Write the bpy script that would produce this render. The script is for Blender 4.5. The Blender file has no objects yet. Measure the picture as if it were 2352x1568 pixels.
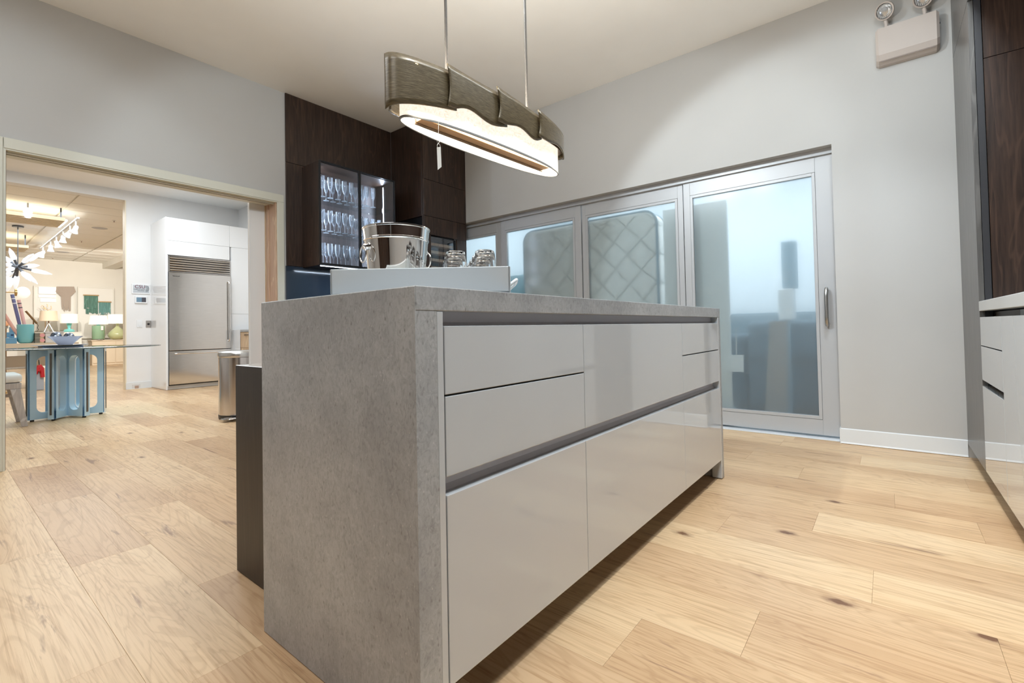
import bpy, bmesh, math, random
from mathutils import Vector, Matrix
PI = math.pi
C = bpy.context.scene.collection
S = bpy.context.scene
random.seed(7)

# ------------------------------------------------------------------ camera
FPX, SX, SY, YAW, PITCH, ROLL, CH = 1080.25, 0.1, -51.9, 0.6736, 0.0206, -0.0197, 0.8318
fw = Vector((math.cos(YAW), math.sin(YAW), 0)); rt = Vector((math.sin(YAW), -math.cos(YAW), 0)); up = Vector((0, 0, 1))
F_ = fw*math.cos(PITCH) + up*math.sin(PITCH); U_ = up*math.cos(PITCH) - fw*math.sin(PITCH)
R3 = rt*math.cos(ROLL) + U_*math.sin(ROLL); V3 = U_*math.cos(ROLL) - rt*math.sin(ROLL)
cam = bpy.data.cameras.new('camera'); co = bpy.data.objects.new('camera', cam); C.objects.link(co)
M = Matrix((( R3.x, V3.x, -F_.x), (R3.y, V3.y, -F_.y), (R3.z, V3.z, -F_.z))).to_4x4()
M.translation = Vector((0, 0, CH)); co.matrix_world = M
cam.sensor_width = 36; cam.lens = 36*FPX/2352; cam.shift_x = -SX/2352; cam.shift_y = SY/2352
cam.clip_start = 0.02; cam.clip_end = 100
S.camera = co

# ------------------------------------------------------------------ world, lights, exposure
w = bpy.data.worlds.new('world'); S.world = w; w.use_nodes = True
w.node_tree.nodes['Background'].inputs[0].default_value = (.9, .95, 1, 1); w.node_tree.nodes['Background'].inputs[1].default_value = .25
S.view_settings.view_transform = 'Standard'; S.view_settings.look = 'None'
S.view_settings.exposure = 0.0; S.view_settings.gamma = 1.0; S.view_settings.use_curve_mapping = False
S.cycles.max_bounces = 16; S.cycles.diffuse_bounces = 5; S.cycles.glossy_bounces = 5; S.cycles.transmission_bounces = 16
S.cycles.transparent_max_bounces = 24; S.cycles.sample_clamp_indirect = 6; S.cycles.use_denoising = True
S.cycles.caustics_reflective = False; S.cycles.caustics_refractive = True; S.cycles.blur_glossy = .6

def area(loc, size, power, col=(1, 1, 1), rot=(0, 0, 0), sy=None, spread=PI):
    l = bpy.data.lights.new('area_light', 'AREA'); l.energy = power; l.color = col; l.size = size
    l.shape = 'RECTANGLE' if sy else 'SQUARE'
    if sy: l.size_y = sy
    l.spread = spread
    o = bpy.data.objects.new('area_light', l); C.objects.link(o); o.location = loc; o.rotation_euler = rot
    return o
def spot(loc, tgt, power, ang, col=(1, 1, 1), blend=.3, r=.04):
    l = bpy.data.lights.new('spot_light', 'SPOT'); l.energy = power; l.color = col; l.spot_size = math.radians(ang)
    l.spot_blend = blend; l.shadow_soft_size = r
    o = bpy.data.objects.new('spot_light', l); C.objects.link(o); o.location = loc
    o.rotation_euler = (Vector(tgt)-Vector(loc)).to_track_quat('-Z', 'Y').to_euler()
    return o
WARM = (1, .90, .78); COOL = (.84, .94, 1); NEUT = (.91, .955, 1)
# main room: added unseen area lights at the ceiling, track spots above / behind the camera
area((-.9, .4, 3.06), 1.2, 26, NEUT, sy=1.2)
area((-.6, 2.7, 3.06), 1.2, 22, NEUT, sy=1.2)
area((1.5, -.15, 3.06), 2.8, 40, COOL, sy=.35)  # unseen light added to brighten the island drawer fronts
for x_ in (.9, 1.9, 2.9): spot((x_, .10, 3.03), (x_+.1, .12, 0), 74, 88, NEUT, .6, .02)
spot((-.4, 1.6, 3.02), (.6, 3.0, 0), 40, 75, NEUT, .5, .03)
spot((.6, 1.9, 3.02), (3.945, 0.3, 1.0), 190, 56, COOL, .25, .03)
spot((.4, 1.4, 3.02), (3.945, 1.9, 1.25), 80, 66, COOL, .3, .03)
spot((.7, 1.2, 3.02), (2.2, 4.3, 1.7), 80, 56, COOL, .4, .03)
spot((-.6, 1.4, 3.02), (.2, 4.36, 1.3), 70, 60, COOL, .4, .03)
# kitchen beyond the opening
area((1.4, 6.9, 3.08), 2.2, 125, (.88, .95, 1), sy=3.2)
# far showroom
area((1.8, 13.2, 3.02), 4.0, 225, (.88, .95, 1), sy=5.5)
spot((1.9, 14.5, 2.7), (2.4, 18.9, 1.6), 240, 70, (1, .95, .87), .5, .05)
spot((3.0, 14.5, 2.7), (3.4, 18.9, 1.6), 240, 70, (1, .95, .87), .5, .05)
# storage room behind the frosted sliding doors
area((5.3, 1.9, 2.96), 2.4, 130, (.93, .97, 1), sy=4.0)

# ------------------------------------------------------------------ materials
MATS = {}
def new(name):
    m = bpy.data.materials.new(name); m.use_nodes = True; n = m.node_tree
    return m, n, n.nodes['Principled BSDF']
def pm(name, col, rough=.5, metal=0, spec=.5, coat=0, emis=None, es=0, trans=0, ior=1.5, sheen=0):
    if name in MATS: return MATS[name]
    m, n, b = new(name)
    b.inputs['Base Color'].default_value = (*col, 1); b.inputs['Roughness'].default_value = rough
    b.inputs['Metallic'].default_value = metal; b.inputs['Specular IOR Level'].default_value = spec
    b.inputs['Coat Weight'].default_value = coat; b.inputs['Coat Roughness'].default_value = .03
    b.inputs['IOR'].default_value = ior; b.inputs['Transmission Weight'].default_value = trans
    if sheen: b.inputs['Sheen Weight'].default_value = sheen
    if emis: b.inputs['Emission Color'].default_value = (*emis, 1); b.inputs['Emission Strength'].default_value = es
    # faint procedural variation
    tc = n.nodes.new('ShaderNodeTexCoord'); nz = n.nodes.new('ShaderNodeTexNoise'); nz.inputs['Scale'].default_value = 9
    mr = n.nodes.new('ShaderNodeMapRange'); mr.inputs['To Min'].default_value = max(.01, rough*.92); mr.inputs['To Max'].default_value = min(1, rough*1.08+.005)
    n.links.new(tc.outputs['Object'], nz.inputs['Vector']); n.links.new(nz.outputs['Fac'], mr.inputs['Value']); n.links.new(mr.outputs['Result'], b.inputs['Roughness'])
    MATS[name] = m; return m
def ramp(n, stops):
    r = n.nodes.new('ShaderNodeValToRGB'); e = r.color_ramp.elements
    e[0].position, e[0].color = stops[0][0], (*stops[0][1], 1)
    e[1].position, e[1].color = stops[-1][0], (*stops[-1][1], 1)
    for p, c in stops[1:-1]:
        x = e.new(p); x.color = (*c, 1)
    return r
def mapping(n, scale, src='Object', rot=(0, 0, 0), offs=False):
    tc = n.nodes.new('ShaderNodeTexCoord'); mp = n.nodes.new('ShaderNodeMapping'); mp.inputs['Scale'].default_value = scale
    mp.inputs['Rotation'].default_value = rot
    n.links.new(tc.outputs[src], mp.inputs['Vector'])
    if offs:
        oi = n.nodes.new('ShaderNodeObjectInfo'); cb = n.nodes.new('ShaderNodeCombineXYZ')
        mu = n.nodes.new('ShaderNodeMath'); mu.operation = 'MULTIPLY'; mu.inputs[1].default_value = 37.0
        n.links.new(oi.outputs['Random'], mu.inputs[0])
        for k in ('X', 'Y', 'Z'): n.links.new(mu.outputs[0], cb.inputs[k])
        n.links.new(cb.outputs[0], mp.inputs['Location'])
    return mp
def noise(n, mp, scale, detail=4, rough=.55, dist=0):
    x = n.nodes.new('ShaderNodeTexNoise'); x.inputs['Scale'].default_value = scale; x.inputs['Detail'].default_value = detail
    x.inputs['Roughness'].default_value = rough; x.inputs['Distortion'].default_value = dist
    n.links.new(mp.outputs[0], x.inputs['Vector']); return x
def mix(n, fac, a, b, mode='MIX'):
    x = n.nodes.new('ShaderNodeMix'); x.data_type = 'RGBA'; x.blend_type = mode
    for s, v in ((0, fac), (6, a), (7, b)):
        if isinstance(v, (int, float)): x.inputs[s].default_value = v
        elif isinstance(v, tuple): x.inputs[s].default_value = (*v, 1)
        else: n.links.new(v, x.inputs[s])
    return x.outputs[2]
def bump(n, b, h, strength, dist=.002):
    x = n.nodes.new('ShaderNodeBump'); x.inputs['Strength'].default_value = strength; x.inputs['Distance'].default_value = dist
    n.links.new(h, x.inputs['Height']); n.links.new(x.outputs[0], b.inputs['Normal'])

def m_paint(name, col, rough=.55, var=.03):
    m, n, b = new(name); mp = mapping(n, (1, 1, 1))
    nz = noise(n, mp, 1.3, 3)
    r = ramp(n, [(.3, tuple(c*(1-var) for c in col)), (.7, tuple(min(1, c*(1+var)) for c in col))])
    n.links.new(nz.outputs['Fac'], r.inputs[0]); n.links.new(r.outputs[0], b.inputs['Base Color'])
    b.inputs['Roughness'].default_value = rough; b.inputs['Specular IOR Level'].default_value = .35
    f = noise(n, mp, 260, 2); bump(n, b, f.outputs['Fac'], .12, .0006)
    MATS[name] = m; return m

def m_oak(name, joints=False, along='Y'):
    """pale rustic oak: long grain along local Y, colour varies from plank to plank"""
    m, n, b = new(name)
    rz = 0 if along == 'Y' else PI/2
    mp = mapping(n, (1, 1, 1), rot=(0, 0, rz), offs=not joints)
    st = n.nodes.new('ShaderNodeMapping'); st.inputs['Scale'].default_value = (1, .022, 1); n.links.new(mp.outputs[0], st.inputs['Vector'])
    st2 = n.nodes.new('ShaderNodeMapping'); st2.inputs['Scale'].default_value = (1, .15, 1); n.links.new(mp.outputs[0], st2.inputs['Vector'])
    g1 = noise(n, st, 120, 6, .66, .15)         # fine grain
    g2 = noise(n, st2, 5.2, 4, .55, 1.1)      # cathedral field
    wv = n.nodes.new('ShaderNodeMath'); wv.operation = 'MULTIPLY'; wv.inputs[1].default_value = 85
    n.links.new(g2.outputs['Fac'], wv.inputs[0])
    sn = n.nodes.new('ShaderNodeMath'); sn.operation = 'SINE'; n.links.new(wv.outputs[0], sn.inputs[0])
    r0 = ramp(n, [(.30, (.57, .385, .225)), (.5, (.68, .49, .30)), (.78, (.76, .585, .385))])
    big = noise(n, st2, 2.6, 3, .5, .6); n.links.new(big.outputs['Fac'], r0.inputs[0])
    rg = ramp(n, [(.0, (.66, .58, .50)), (.28, (.96, .95, .93)), (1., (1.03, 1.03, 1.03))])
    mr = n.nodes.new('ShaderNodeMapRange'); mr.inputs['From Min'].default_value = -1; n.links.new(sn.outputs[0], mr.inputs['Value'])
    n.links.new(mr.outputs[0], rg.inputs[0])
    c1 = mix(n, .34, r0.outputs[0], rg.outputs[0], 'MULTIPLY')
    rf = ramp(n, [(.34, (.66, .56, .47)), (.52, (1, 1, 1))]); n.links.new(g1.outputs['Fac'], rf.inputs[0])
    c2 = mix(n, .62, c1, rf.outputs[0], 'MULTIPLY')
    # dark mineral streaks
    st3 = n.nodes.new('ShaderNodeMapping'); st3.inputs['Scale'].default_value = (1, .10, 1); st3.inputs['Location'].default_value = (3.1, 1.7, 0); n.links.new(mp.outputs[0], st3.inputs['Vector'])
    s1 = noise(n, st3, 24, 4, .6, .5); rs = ramp(n, [(.635, (0, 0, 0)), (.72, (.9, .9, .9))]); n.links.new(s1.outputs['Fac'], rs.inputs[0])
    c3 = mix(n, rs.outputs[0], c2, (.30, .18, .11))
    # knots
    vm = n.nodes.new('ShaderNodeMapping'); vm.inputs['Scale'].default_value = (1, .55, 1); n.links.new(mp.outputs[0], vm.inputs['Vector'])
    vo = n.nodes.new('ShaderNodeTexVoronoi'); vo.inputs['Scale'].default_value = 3.6; n.links.new(vm.outputs[0], vo.inputs['Vector'])
    vo.inputs['Randomness'].default_value = 1
    dn = noise(n, mp, 28, 3); ad = n.nodes.new('ShaderNodeMath'); ad.operation = 'MULTIPLY_ADD'; ad.inputs[1].default_value = .09
    n.links.new(dn.outputs['Fac'], ad.inputs[0]); n.links.new(vo.outputs['Distance'], ad.inputs[2])
    rk = ramp(n, [(.08, (1, 1, 1)), (.10, (.45, .45, .45)), (.15, (0, 0, 0))]); n.links.new(ad.outputs[0], rk.inputs[0])
    c4 = mix(n, rk.outputs[0], c3, (.20, .105, .06))
    if joints:
        mpj = mapping(n, (1, 1, 1), rot=(0, 0, PI/2))
        br = n.nodes.new('ShaderNodeTexBrick'); br.inputs['Scale'].default_value = 1; br.inputs['Brick Width'].default_value = 1.0
        br.inputs['Row Height'].default_value = .2357; br.inputs['Mortar Size'].default_value = .002; br.inputs['Bias'].default_value = 0
        br.inputs['Color1'].default_value = (1, 1, 1, 1); br.inputs['Color2'].default_value = (.86, .84, .82, 1); br.inputs['Mortar'].default_value = (.5, .42, .35, 1)
        n.links.new(mpj.outputs[0], br.inputs['Vector'])
        c4 = mix(n, 1, c4, br.outputs[0], 'MULTIPLY')
    else:
        oi = n.nodes.new('ShaderNodeObjectInfo'); ro = ramp(n, [(0, (.86, .80, .76)), (.5, (1, .98, .95)), (1, (1.08, 1.1, 1.1))])
        n.links.new(oi.outputs['Random'], ro.inputs[0]); c4 = mix(n, 1, c4, ro.outputs[0], 'MULTIPLY')
    n.links.new(c4, b.inputs['Base Color'])
    b.inputs['Roughness'].default_value = .36; b.inputs['Specular IOR Level'].default_value = .28
    bump(n, b, g1.outputs['Fac'], .22, .0012)
    MATS[name] = m; return m

def m_darkwood(name, a=(.016, .0085, .006), c=(.055, .030, .020), rough=.38, axis='Z', scale=1.0):
    m, n, b = new(name)
    sc = (1, 1, .06) if axis == 'Z' else (.06, 1, 1)
    mp = mapping(n, sc, offs=True)
    g = noise(n, mp, 70*scale, 5, .6, .2)
    mp2 = mapping(n, (1, 1, .09) if axis == 'Z' else (.09, 1, 1), offs=True)
    g2 = noise(n, mp2, 4.5*scale, 3, .5, .9)
    wv = n.nodes.new('ShaderNodeMath'); wv.operation = 'MULTIPLY'; wv.inputs[1].default_value = 60; n.links.new(g2.outputs['Fac'], wv.inputs[0])
    sn = n.nodes.new('ShaderNodeMath'); sn.operation = 'SINE'; n.links.new(wv.outputs[0], sn.inputs[0])
    r = ramp(n, [(.3, a), (.7, c)]); n.links.new(g.outputs['Fac'], r.inputs[0])
    rs = ramp(n, [(.86, (0, 0, 0)), (1, (.28, .28, .28))]); n.links.new(sn.outputs[0], rs.inputs[0])
    col = mix(n, rs.outputs[0], r.outputs[0], tuple(min(1, x*2.0) for x in c))
    n.links.new(col, b.inputs['Base Color']); b.inputs['Roughness'].default_value = rough
    bump(n, b, g.outputs['Fac'], .25, .001)
    MATS[name] = m; return m

def m_quartz(name):
    m, n, b = new(name)
    mp = mapping(n, (1, 1, 1)); mp2 = mapping(n, (1, 1, .62), rot=(.35, .2, 0))
    base = noise(n, mp, 5, 4, .6); r = ramp(n, [(.32, (.31, .32, .33)), (.68, (.43, .442, .45))]); n.links.new(base.outputs['Fac'], r.inputs[0])
    f = noise(n, mp2, 85, 6, .70, 1.3); rd = ramp(n, [(.30, (.66, .65, .64)), (.5, (1, 1, 1)), (.70, (1.2, 1.2, 1.2))]); n.links.new(f.outputs['Fac'], rd.inputs[0])
    c = mix(n, .85, r.outputs[0], rd.outputs[0], 'MULTIPLY')
    v = n.nodes.new('ShaderNodeTexVoronoi'); v.inputs['Scale'].default_value = 85; n.links.new(mp2.outputs[0], v.inputs['Vector'])
    rv = ramp(n, [(.0, (1, 1, 1)), (.16, (0, 0, 0))]); n.links.new(v.outputs['Distance'], rv.inputs[0])
    wn = noise(n, mp2, 40, 2); rw = ramp(n, [(.42, (0, 0, 0)), (.55, (.8, .8, .8))]); n.links.new(wn.outputs['Fac'], rw.inputs[0])
    fk = mix(n, 1, rv.outputs[0], rw.outputs[0], 'MULTIPLY'); c = mix(n, fk, c, (.66, .65, .63))
    v2 = n.nodes.new('ShaderNodeTexVoronoi'); v2.inputs['Scale'].default_value = 55; n.links.new(mp2.outputs[0], v2.inputs['Vector'])
    rv2 = ramp(n, [(.0, (.8, .8, .8)), (.18, (0, 0, 0))]); n.links.new(v2.outputs['Distance'], rv2.inputs[0])
    c = mix(n, rv2.outputs[0], c, (.16, .15, .14))
    n.links.new(c, b.inputs['Base Color']); b.inputs['Roughness'].default_value = .3
    MATS[name] = m; return m

def m_glassthin(name, tint=(1, 1, 1), refl=.12, haze=0.0):
    m, n, b = new(name); out = n.nodes['Material Output']; n.nodes.remove(b)
    t = n.nodes.new('ShaderNodeBsdfTransparent'); t.inputs[0].default_value = (*tint, 1)
    g = n.nodes.new('ShaderNodeBsdfGlossy'); g.inputs['Roughness'].default_value = .02
    lw = n.nodes.new('ShaderNodeLayerWeight'); lw.inputs[0].default_value = .35
    mr = n.nodes.new('ShaderNodeMapRange'); mr.inputs['To Min'].default_value = refl*.10; mr.inputs['To Max'].default_value = min(1, refl*5)
    n.links.new(lw.outputs['Fresnel'], mr.inputs['Value'])
    mx = n.nodes.new('ShaderNodeMixShader'); n.links.new(mr.outputs[0], mx.inputs[0]); n.links.new(t.outputs[0], mx.inputs[1]); n.links.new(g.outputs[0], mx.inputs[2])
    last = mx
    if haze:
        d = n.nodes.new('ShaderNodeBsdfTranslucent'); d.inputs[0].default_value = (.9, .95, 1, 1)
        d2 = n.nodes.new('ShaderNodeBsdfDiffuse'); d2.inputs[0].default_value = (.9, .95, 1, 1)
        m1 = n.nodes.new('ShaderNodeMixShader'); m1.inputs[0].default_value = .5; n.links.new(d.outputs[0], m1.inputs[1]); n.links.new(d2.outputs[0], m1.inputs[2])
        f2 = n.nodes.new('ShaderNodeMapRange'); f2.inputs['To Min'].default_value = haze*.4; f2.inputs['To Max'].default_value = haze*3
        n.links.new(lw.outputs['Facing'], f2.inputs['Value'])
        m2 = n.nodes.new('ShaderNodeMixShader'); n.links.new(f2.outputs[0], m2.inputs[0]); n.links.new(mx.outputs[0], m2.inputs[1]); n.links.new(m1.outputs[0], m2.inputs[2]); last = m2
    n.links.new(last.outputs[0], out.inputs[0]); MATS[name] = m; return m

def m_frost(name):
    m, n, b = new(name); out = n.nodes['Material Output']; n.nodes.remove(b)
    r = n.nodes.new('ShaderNodeBsdfRefraction'); r.inputs['Color'].default_value = (.93, .98, 1, 1); r.inputs['Roughness'].default_value = .5; r.inputs['IOR'].default_value = 1.22
    tr = n.nodes.new('ShaderNodeBsdfTranslucent'); tr.inputs[0].default_value = (.7, .86, .92, 1)
    df = n.nodes.new('ShaderNodeBsdfDiffuse'); df.inputs[0].default_value = (.80, .86, .88, 1)
    m1 = n.nodes.new('ShaderNodeMixShader'); m1.inputs[0].default_value = .5; n.links.new(tr.outputs[0], m1.inputs[1]); n.links.new(df.outputs[0], m1.inputs[2])
    m2 = n.nodes.new('ShaderNodeMixShader'); m2.inputs[0].default_value = .16; n.links.new(r.outputs[0], m2.inputs[1]); n.links.new(m1.outputs[0], m2.inputs[2])
    g = n.nodes.new('ShaderNodeBsdfGlossy'); g.inputs['Roughness'].default_value = .15; fr = n.nodes.new('ShaderNodeFresnel'); fr.inputs[0].default_value = 1.35
    m3 = n.nodes.new('ShaderNodeMixShader'); n.links.new(fr.outputs[0], m3.inputs[0]); n.links.new(m2.outputs[0], m3.inputs[1]); n.links.new(g.outputs[0], m3.inputs[2])
    tp_ = n.nodes.new('ShaderNodeBsdfTransparent'); tp_.inputs[0].default_value = (.96, .99, 1, 1)
    m4 = n.nodes.new('ShaderNodeMixShader'); m4.inputs[0].default_value = .66; n.links.new(r.outputs[0], m4.inputs[1]); n.links.new(tp_.outputs[0], m4.inputs[2])
    n.links.new(m4.outputs[0], m2.inputs[1])
    mp = mapping(n, (1, 1, 1)); nz = noise(n, mp, 420, 2)
    bp = n.nodes.new('ShaderNodeBump'); bp.inputs['Strength'].default_value = .05; bp.inputs['Distance'].default_value = .0005
    n.links.new(nz.outputs['Fac'], bp.inputs['Height']); n.links.new(bp.outputs[0], r.inputs['Normal'])
    n.links.new(m3.outputs[0], out.inputs[0]); MATS[name] = m; return m

def m_brushed(name, col=(.62, .60, .57), rough=.22, axis=(1, 1, 60)):
    m, n, b = new(name); mp = mapping(n, axis); nz = noise(n, mp, 6, 4, .6)
    r = ramp(n, [(.3, tuple(c*.9 for c in col)), (.7, tuple(min(1, c*1.06) for c in col))]); n.links.new(nz.outputs['Fac'], r.inputs[0])
    n.links.new(r.outputs[0], b.inputs['Base Color']); b.inputs['Metallic'].default_value = 1; b.inputs['Roughness'].default_value = rough
    bump(n, b, nz.outputs['Fac'], .04, .001); MATS[name] = m; return m

def m_linen(name, strength):
    m, n, b = new(name)
    mp = mapping(n, (1, 1, .12)); mq = mapping(n, (.1, .1, 1))
    a = noise(n, mp, 900, 3, .6); c = noise(n, mq, 900, 3, .6)
    mx = mix(n, .5, a.outputs['Fac'], c.outputs['Fac'])
    r = ramp(n, [(.38, (.66, .55, .42)), (.56, (1, .93, .82))]); n.links.new(mx, r.inputs[0])
    n.links.new(r.outputs[0], b.inputs['Base Color']); n.links.new(r.outputs[0], b.inputs['Emission Color'])
    b.inputs['Emission Strength'].default_value = strength; b.inputs['Roughness'].default_value = .9
    MATS[name] = m; return m

def m_band(name):
    m, n, b = new(name); mp = mapping(n, (.06, .06, 1)); g = noise(n, mp, 620, 5, .65)
    r = ramp(n, [(.34, (.060, .043, .020)), (.52, (.13, .098, .052)), (.7, (.21, .165, .095))]); n.links.new(g.outputs['Fac'], r.inputs[0])
    n.links.new(r.outputs[0], b.inputs['Base Color']); b.inputs['Roughness'].default_value = .32; b.inputs['Metallic'].default_value = .25
    b.inputs['Coat Weight'].default_value = .4; b.inputs['Coat Roughness'].default_value = .22
    bump(n, b, g.outputs['Fac'], .3, .0008); MATS[name] = m; return m

WALL = m_paint('wall_paint', (.52, .52, .512)); CEIL = m_paint('ceiling_paint', (.90, .895, .87)); WHITEWALL = m_paint('white_wall_paint', (.80, .80, .80))
CREAMW = m_paint('cream_wall_paint', (.80, .77, .70)); TRIMP = pm('trim_paint', (.66, .66, .58), .35)
OAK = m_oak('oak_plank'); OAKF = m_oak('oak_floor_far', True)
DWOOD = m_darkwood('dark_veneer'); DWOOD2 = m_darkwood('dark_end_veneer', (.010, .008, .0075), (.026, .019, .016), .4)
GREYW = m_darkwood('grey_veneer', (.075, .073, .07), (.13, .125, .12), .3)
LIGHTW = m_darkwood('light_oak_veneer', (.48, .34, .22), (.62, .46, .31), .45)
JAMBW = m_darkwood('jamb_wood', (.50, .34, .24), (.60, .42, .31), .45)
QUARTZ = m_quartz('grey_quartz'); LACQ = pm('gloss_lacquer', (.545, .57, .59), .05, coat=.7, spec=.5)
LACW = pm('white_gloss_lacquer', (.86, .88, .90), .08, coat=.3); CHANNEL = pm('anodised_channel', (.56, .55, .59), .45, .1)
ALU = m_brushed('satin_aluminium', (.66, .67, .68), .38); ALU2 = pm('painted_aluminium', (.49, .505, .525), .38, .15)
STEEL = m_brushed('stainless_steel', (.68, .66, .64), .085, (1, 60, 60)); CHROME = pm('polished_steel', (.80, .79, .78), .045, 1)
BLACK = pm('black_plastic', (.012, .012, .013), .4); BLKMET = pm('black_anodised_frame', (.022, .023, .026), .35, .5)
FROST = m_frost('frosted_glass'); CLEAR = m_glassthin('cabinet_glass', (.90, .92, .95), .06)
FLUTE = m_glassthin('flute_glass', (.98, .99, 1), .30, .30); SHELFG = m_glassthin('shelf_glass', (.90, .93, .94), .04)
SPLASH = pm('led_tinted_splashback', (.022, .036, .058), .12, coat=.5); TEALG = pm('teal_frosted_glass', (.16, .52, .56), .35, coat=.3)  # splashback blue is the cool LED light put into its colour
RUBBER = pm('white_vinyl', (.74, .77, .79), .35)

# ------------------------------------------------------------------ mesh builder
class MB:
    def __init__(s, o=(0, 0, 0)): s.bm = bmesh.new(); s.o = Vector(o)
    def box(s, x0, x1, y0, y1, z0, z1, bev=0, seg=1, rot=None):
        c = Vector(((x0+x1)/2, (y0+y1)/2, (z0+z1)/2))
        r = bmesh.ops.create_cube(s.bm, size=1)
        vs = r['verts']
        for v in vs: v.co = Vector((v.co.x*abs(x1-x0), v.co.y*abs(y1-y0), v.co.z*abs(z1-z0)))
        if bev:
            es = list({e for v in vs for e in v.link_edges})
            g = bmesh.ops.bevel(s.bm, geom=es, offset=bev, segments=seg, affect='EDGES', profile=.5)
            vs = list({v for f in g['faces'] for v in f.verts} | {v for v in vs if v.is_valid})
        if rot:
            for v in vs: v.co = rot @ v.co
        for v in vs: v.co += c - s.o
        return s
    def loft(s, rings, close=True, cap0=False, cap1=False):
        """rings: lists of points"""
        rs = [[s.bm.verts.new(Vector(p)-s.o) for p in r] for r in rings]; n = len(rs[0])
        for a, b in zip(rs, rs[1:]):
            for i in range(n if close else n-1):
                j = (i+1) % n
                try: s.bm.faces.new((a[i], a[j], b[j], b[i]))
                except ValueError: pass
        if cap0: s.bm.faces.new(list(reversed(rs[0])))
        if cap1: s.bm.faces.new(rs[-1])
        return s
    def lathe(s, c, prof, n=24, sx=1, sy=1, cap0=True, cap1=True):
        rings = [[(c[0]+r*sx*math.cos(2*PI*i/n), c[1]+r*sy*math.sin(2*PI*i/n), c[2]+z) for i in range(n)] for r, z in prof]
        return s.loft(rings, True, cap0 and prof[0][0] > 1e-6, cap1 and prof[-1][0] > 1e-6)
    def tube(s, pts, r, n=8, closed=False):
        pts = [Vector(p) for p in pts]; rings = []; m = len(pts)
        rr = r if isinstance(r, (list, tuple)) else [r]*m
        prev = None
        for i, p in enumerate(pts):
            if closed: d = (pts[(i+1) % m]-pts[i-1]).normalized()
            else: d = (pts[min(i+1, m-1)]-pts[max(i-1, 0)]).normalized()
            u = prev if prev is not None else (Vector((0, 0, 1)) if abs(d.z) < .9 else Vector((1, 0, 0)))
            u = (u - d*u.dot(d)).normalized(); v = d.cross(u); prev = u
            rings.append([p + u*rr[i]*math.cos(2*PI*k/n) + v*rr[i]*math.sin(2*PI*k/n) for k in range(n)])
        if closed: rings.append(rings[0])
        return s.loft(rings, True, not closed, not closed)
    def prism(s, poly, axis, a0, a1):
        """extrude a polygon [(u,v)] along axis ('x','y','z')"""
        def P(u, v, t):
            return {'x': (t, u, v), 'y': (u, t, v), 'z': (u, v, t)}[axis]
        return s.loft([[P(u, v, a0) for u, v in poly], [P(u, v, a1) for u, v in poly]], True, True, True)
    def sphere(s, c, r, n=16, m=10, sc=(1, 1, 1)):
        prof = [(r*math.sin(PI*i/m), -r*math.cos(PI*i/m)*sc[2]) for i in range(m+1)]
        return s.lathe(c, prof, n, sc[0], sc[1], False, False)
    def build(s, name, mat, parent=None, smooth=None, loc=None):
        bmesh.ops.remove_doubles(s.bm, verts=s.bm.verts, dist=1e-6)
        bmesh.ops.recalc_face_normals(s.bm, faces=s.bm.faces)
        me = bpy.data.meshes.new(name); s.bm.to_mesh(me); s.bm.free()
        me.materials.append(mat)
        if smooth is not None:
            for p in me.polygons: p.use_smooth = True
            me.set_sharp_from_angle(angle=math.radians(smooth))
        o = bpy.data.objects.new(name, me); C.objects.link(o)
        if parent is not None: o.parent = parent
        elif loc is not None: o.location = loc
        else: o.location = s.o
        return o
def tag(o, label=None, cat=None, group=None, kind=None):
    if label: o['label'] = label
    if cat: o['category'] = cat
    if group: o['group'] = group
    if kind: o['kind'] = kind
    return o
def thing(name, label, cat, loc=(0, 0, 0), rz=0, group=None):
    o = bpy.data.objects.new(name, None); o.empty_display_size = .05; C.objects.link(o); o.location = loc; o.rotation_euler = (0, 0, rz)
    return tag(o, label, cat, group)
def struct(name, mb, mat, label=None, smooth=None):
    o = mb.build(name, mat, smooth=smooth); o['kind'] = 'structure'
    if label: o['label'] = label
    return o
def dup(root, loc, rz=None, label=None, scale=None):
    r = root.copy(); C.objects.link(r); r.location = loc
    if rz is not None: r.rotation_euler = (0, 0, rz)
    if scale: r.scale = scale
    if label: r['label'] = label
    for ch in list(root.children):
        c = ch.copy(); C.objects.link(c); c.parent = r
        for g in ch.children:
            d = g.copy(); C.objects.link(d); d.parent = c
    return r
def bx(name, mat, parent, o, *a, bev=0, seg=1, label=None):
    x = MB(o).box(*a, bev=bev, seg=seg).build(name, mat, parent)
    if label: x['label'] = label
    return x
def text(name, body, size, mat, parent, loc, rot, ext=.0008, align='LEFT'):
    cu = bpy.data.curves.new(name, 'FONT'); cu.body = body; cu.size = size; cu.extrude = ext; cu.align_x = align; cu.resolution_u = 3
    t = bpy.data.objects.new(name, cu); C.objects.link(t)
    dg = bpy.context.evaluated_depsgraph_get(); me = bpy.data.meshes.new_from_object(t.evaluated_get(dg))
    bpy.data.objects.remove(t); me.materials.clear(); me.materials.append(mat)
    o = bpy.data.objects.new(name, me); C.objects.link(o); o.parent = parent; o.location = loc; o.rotation_euler = rot
    return o

# ================================================================== ROOM SHELL
YL, XB, HC = 4.368, 3.945, 3.085        # left wall plane, back wall plane, ceiling height
YK = 9.30                                # kitchen far wall
XR, YF, XN = 3.62, -.96, -2.5            # kitchen right wall, right wall, wall behind the camera
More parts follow.
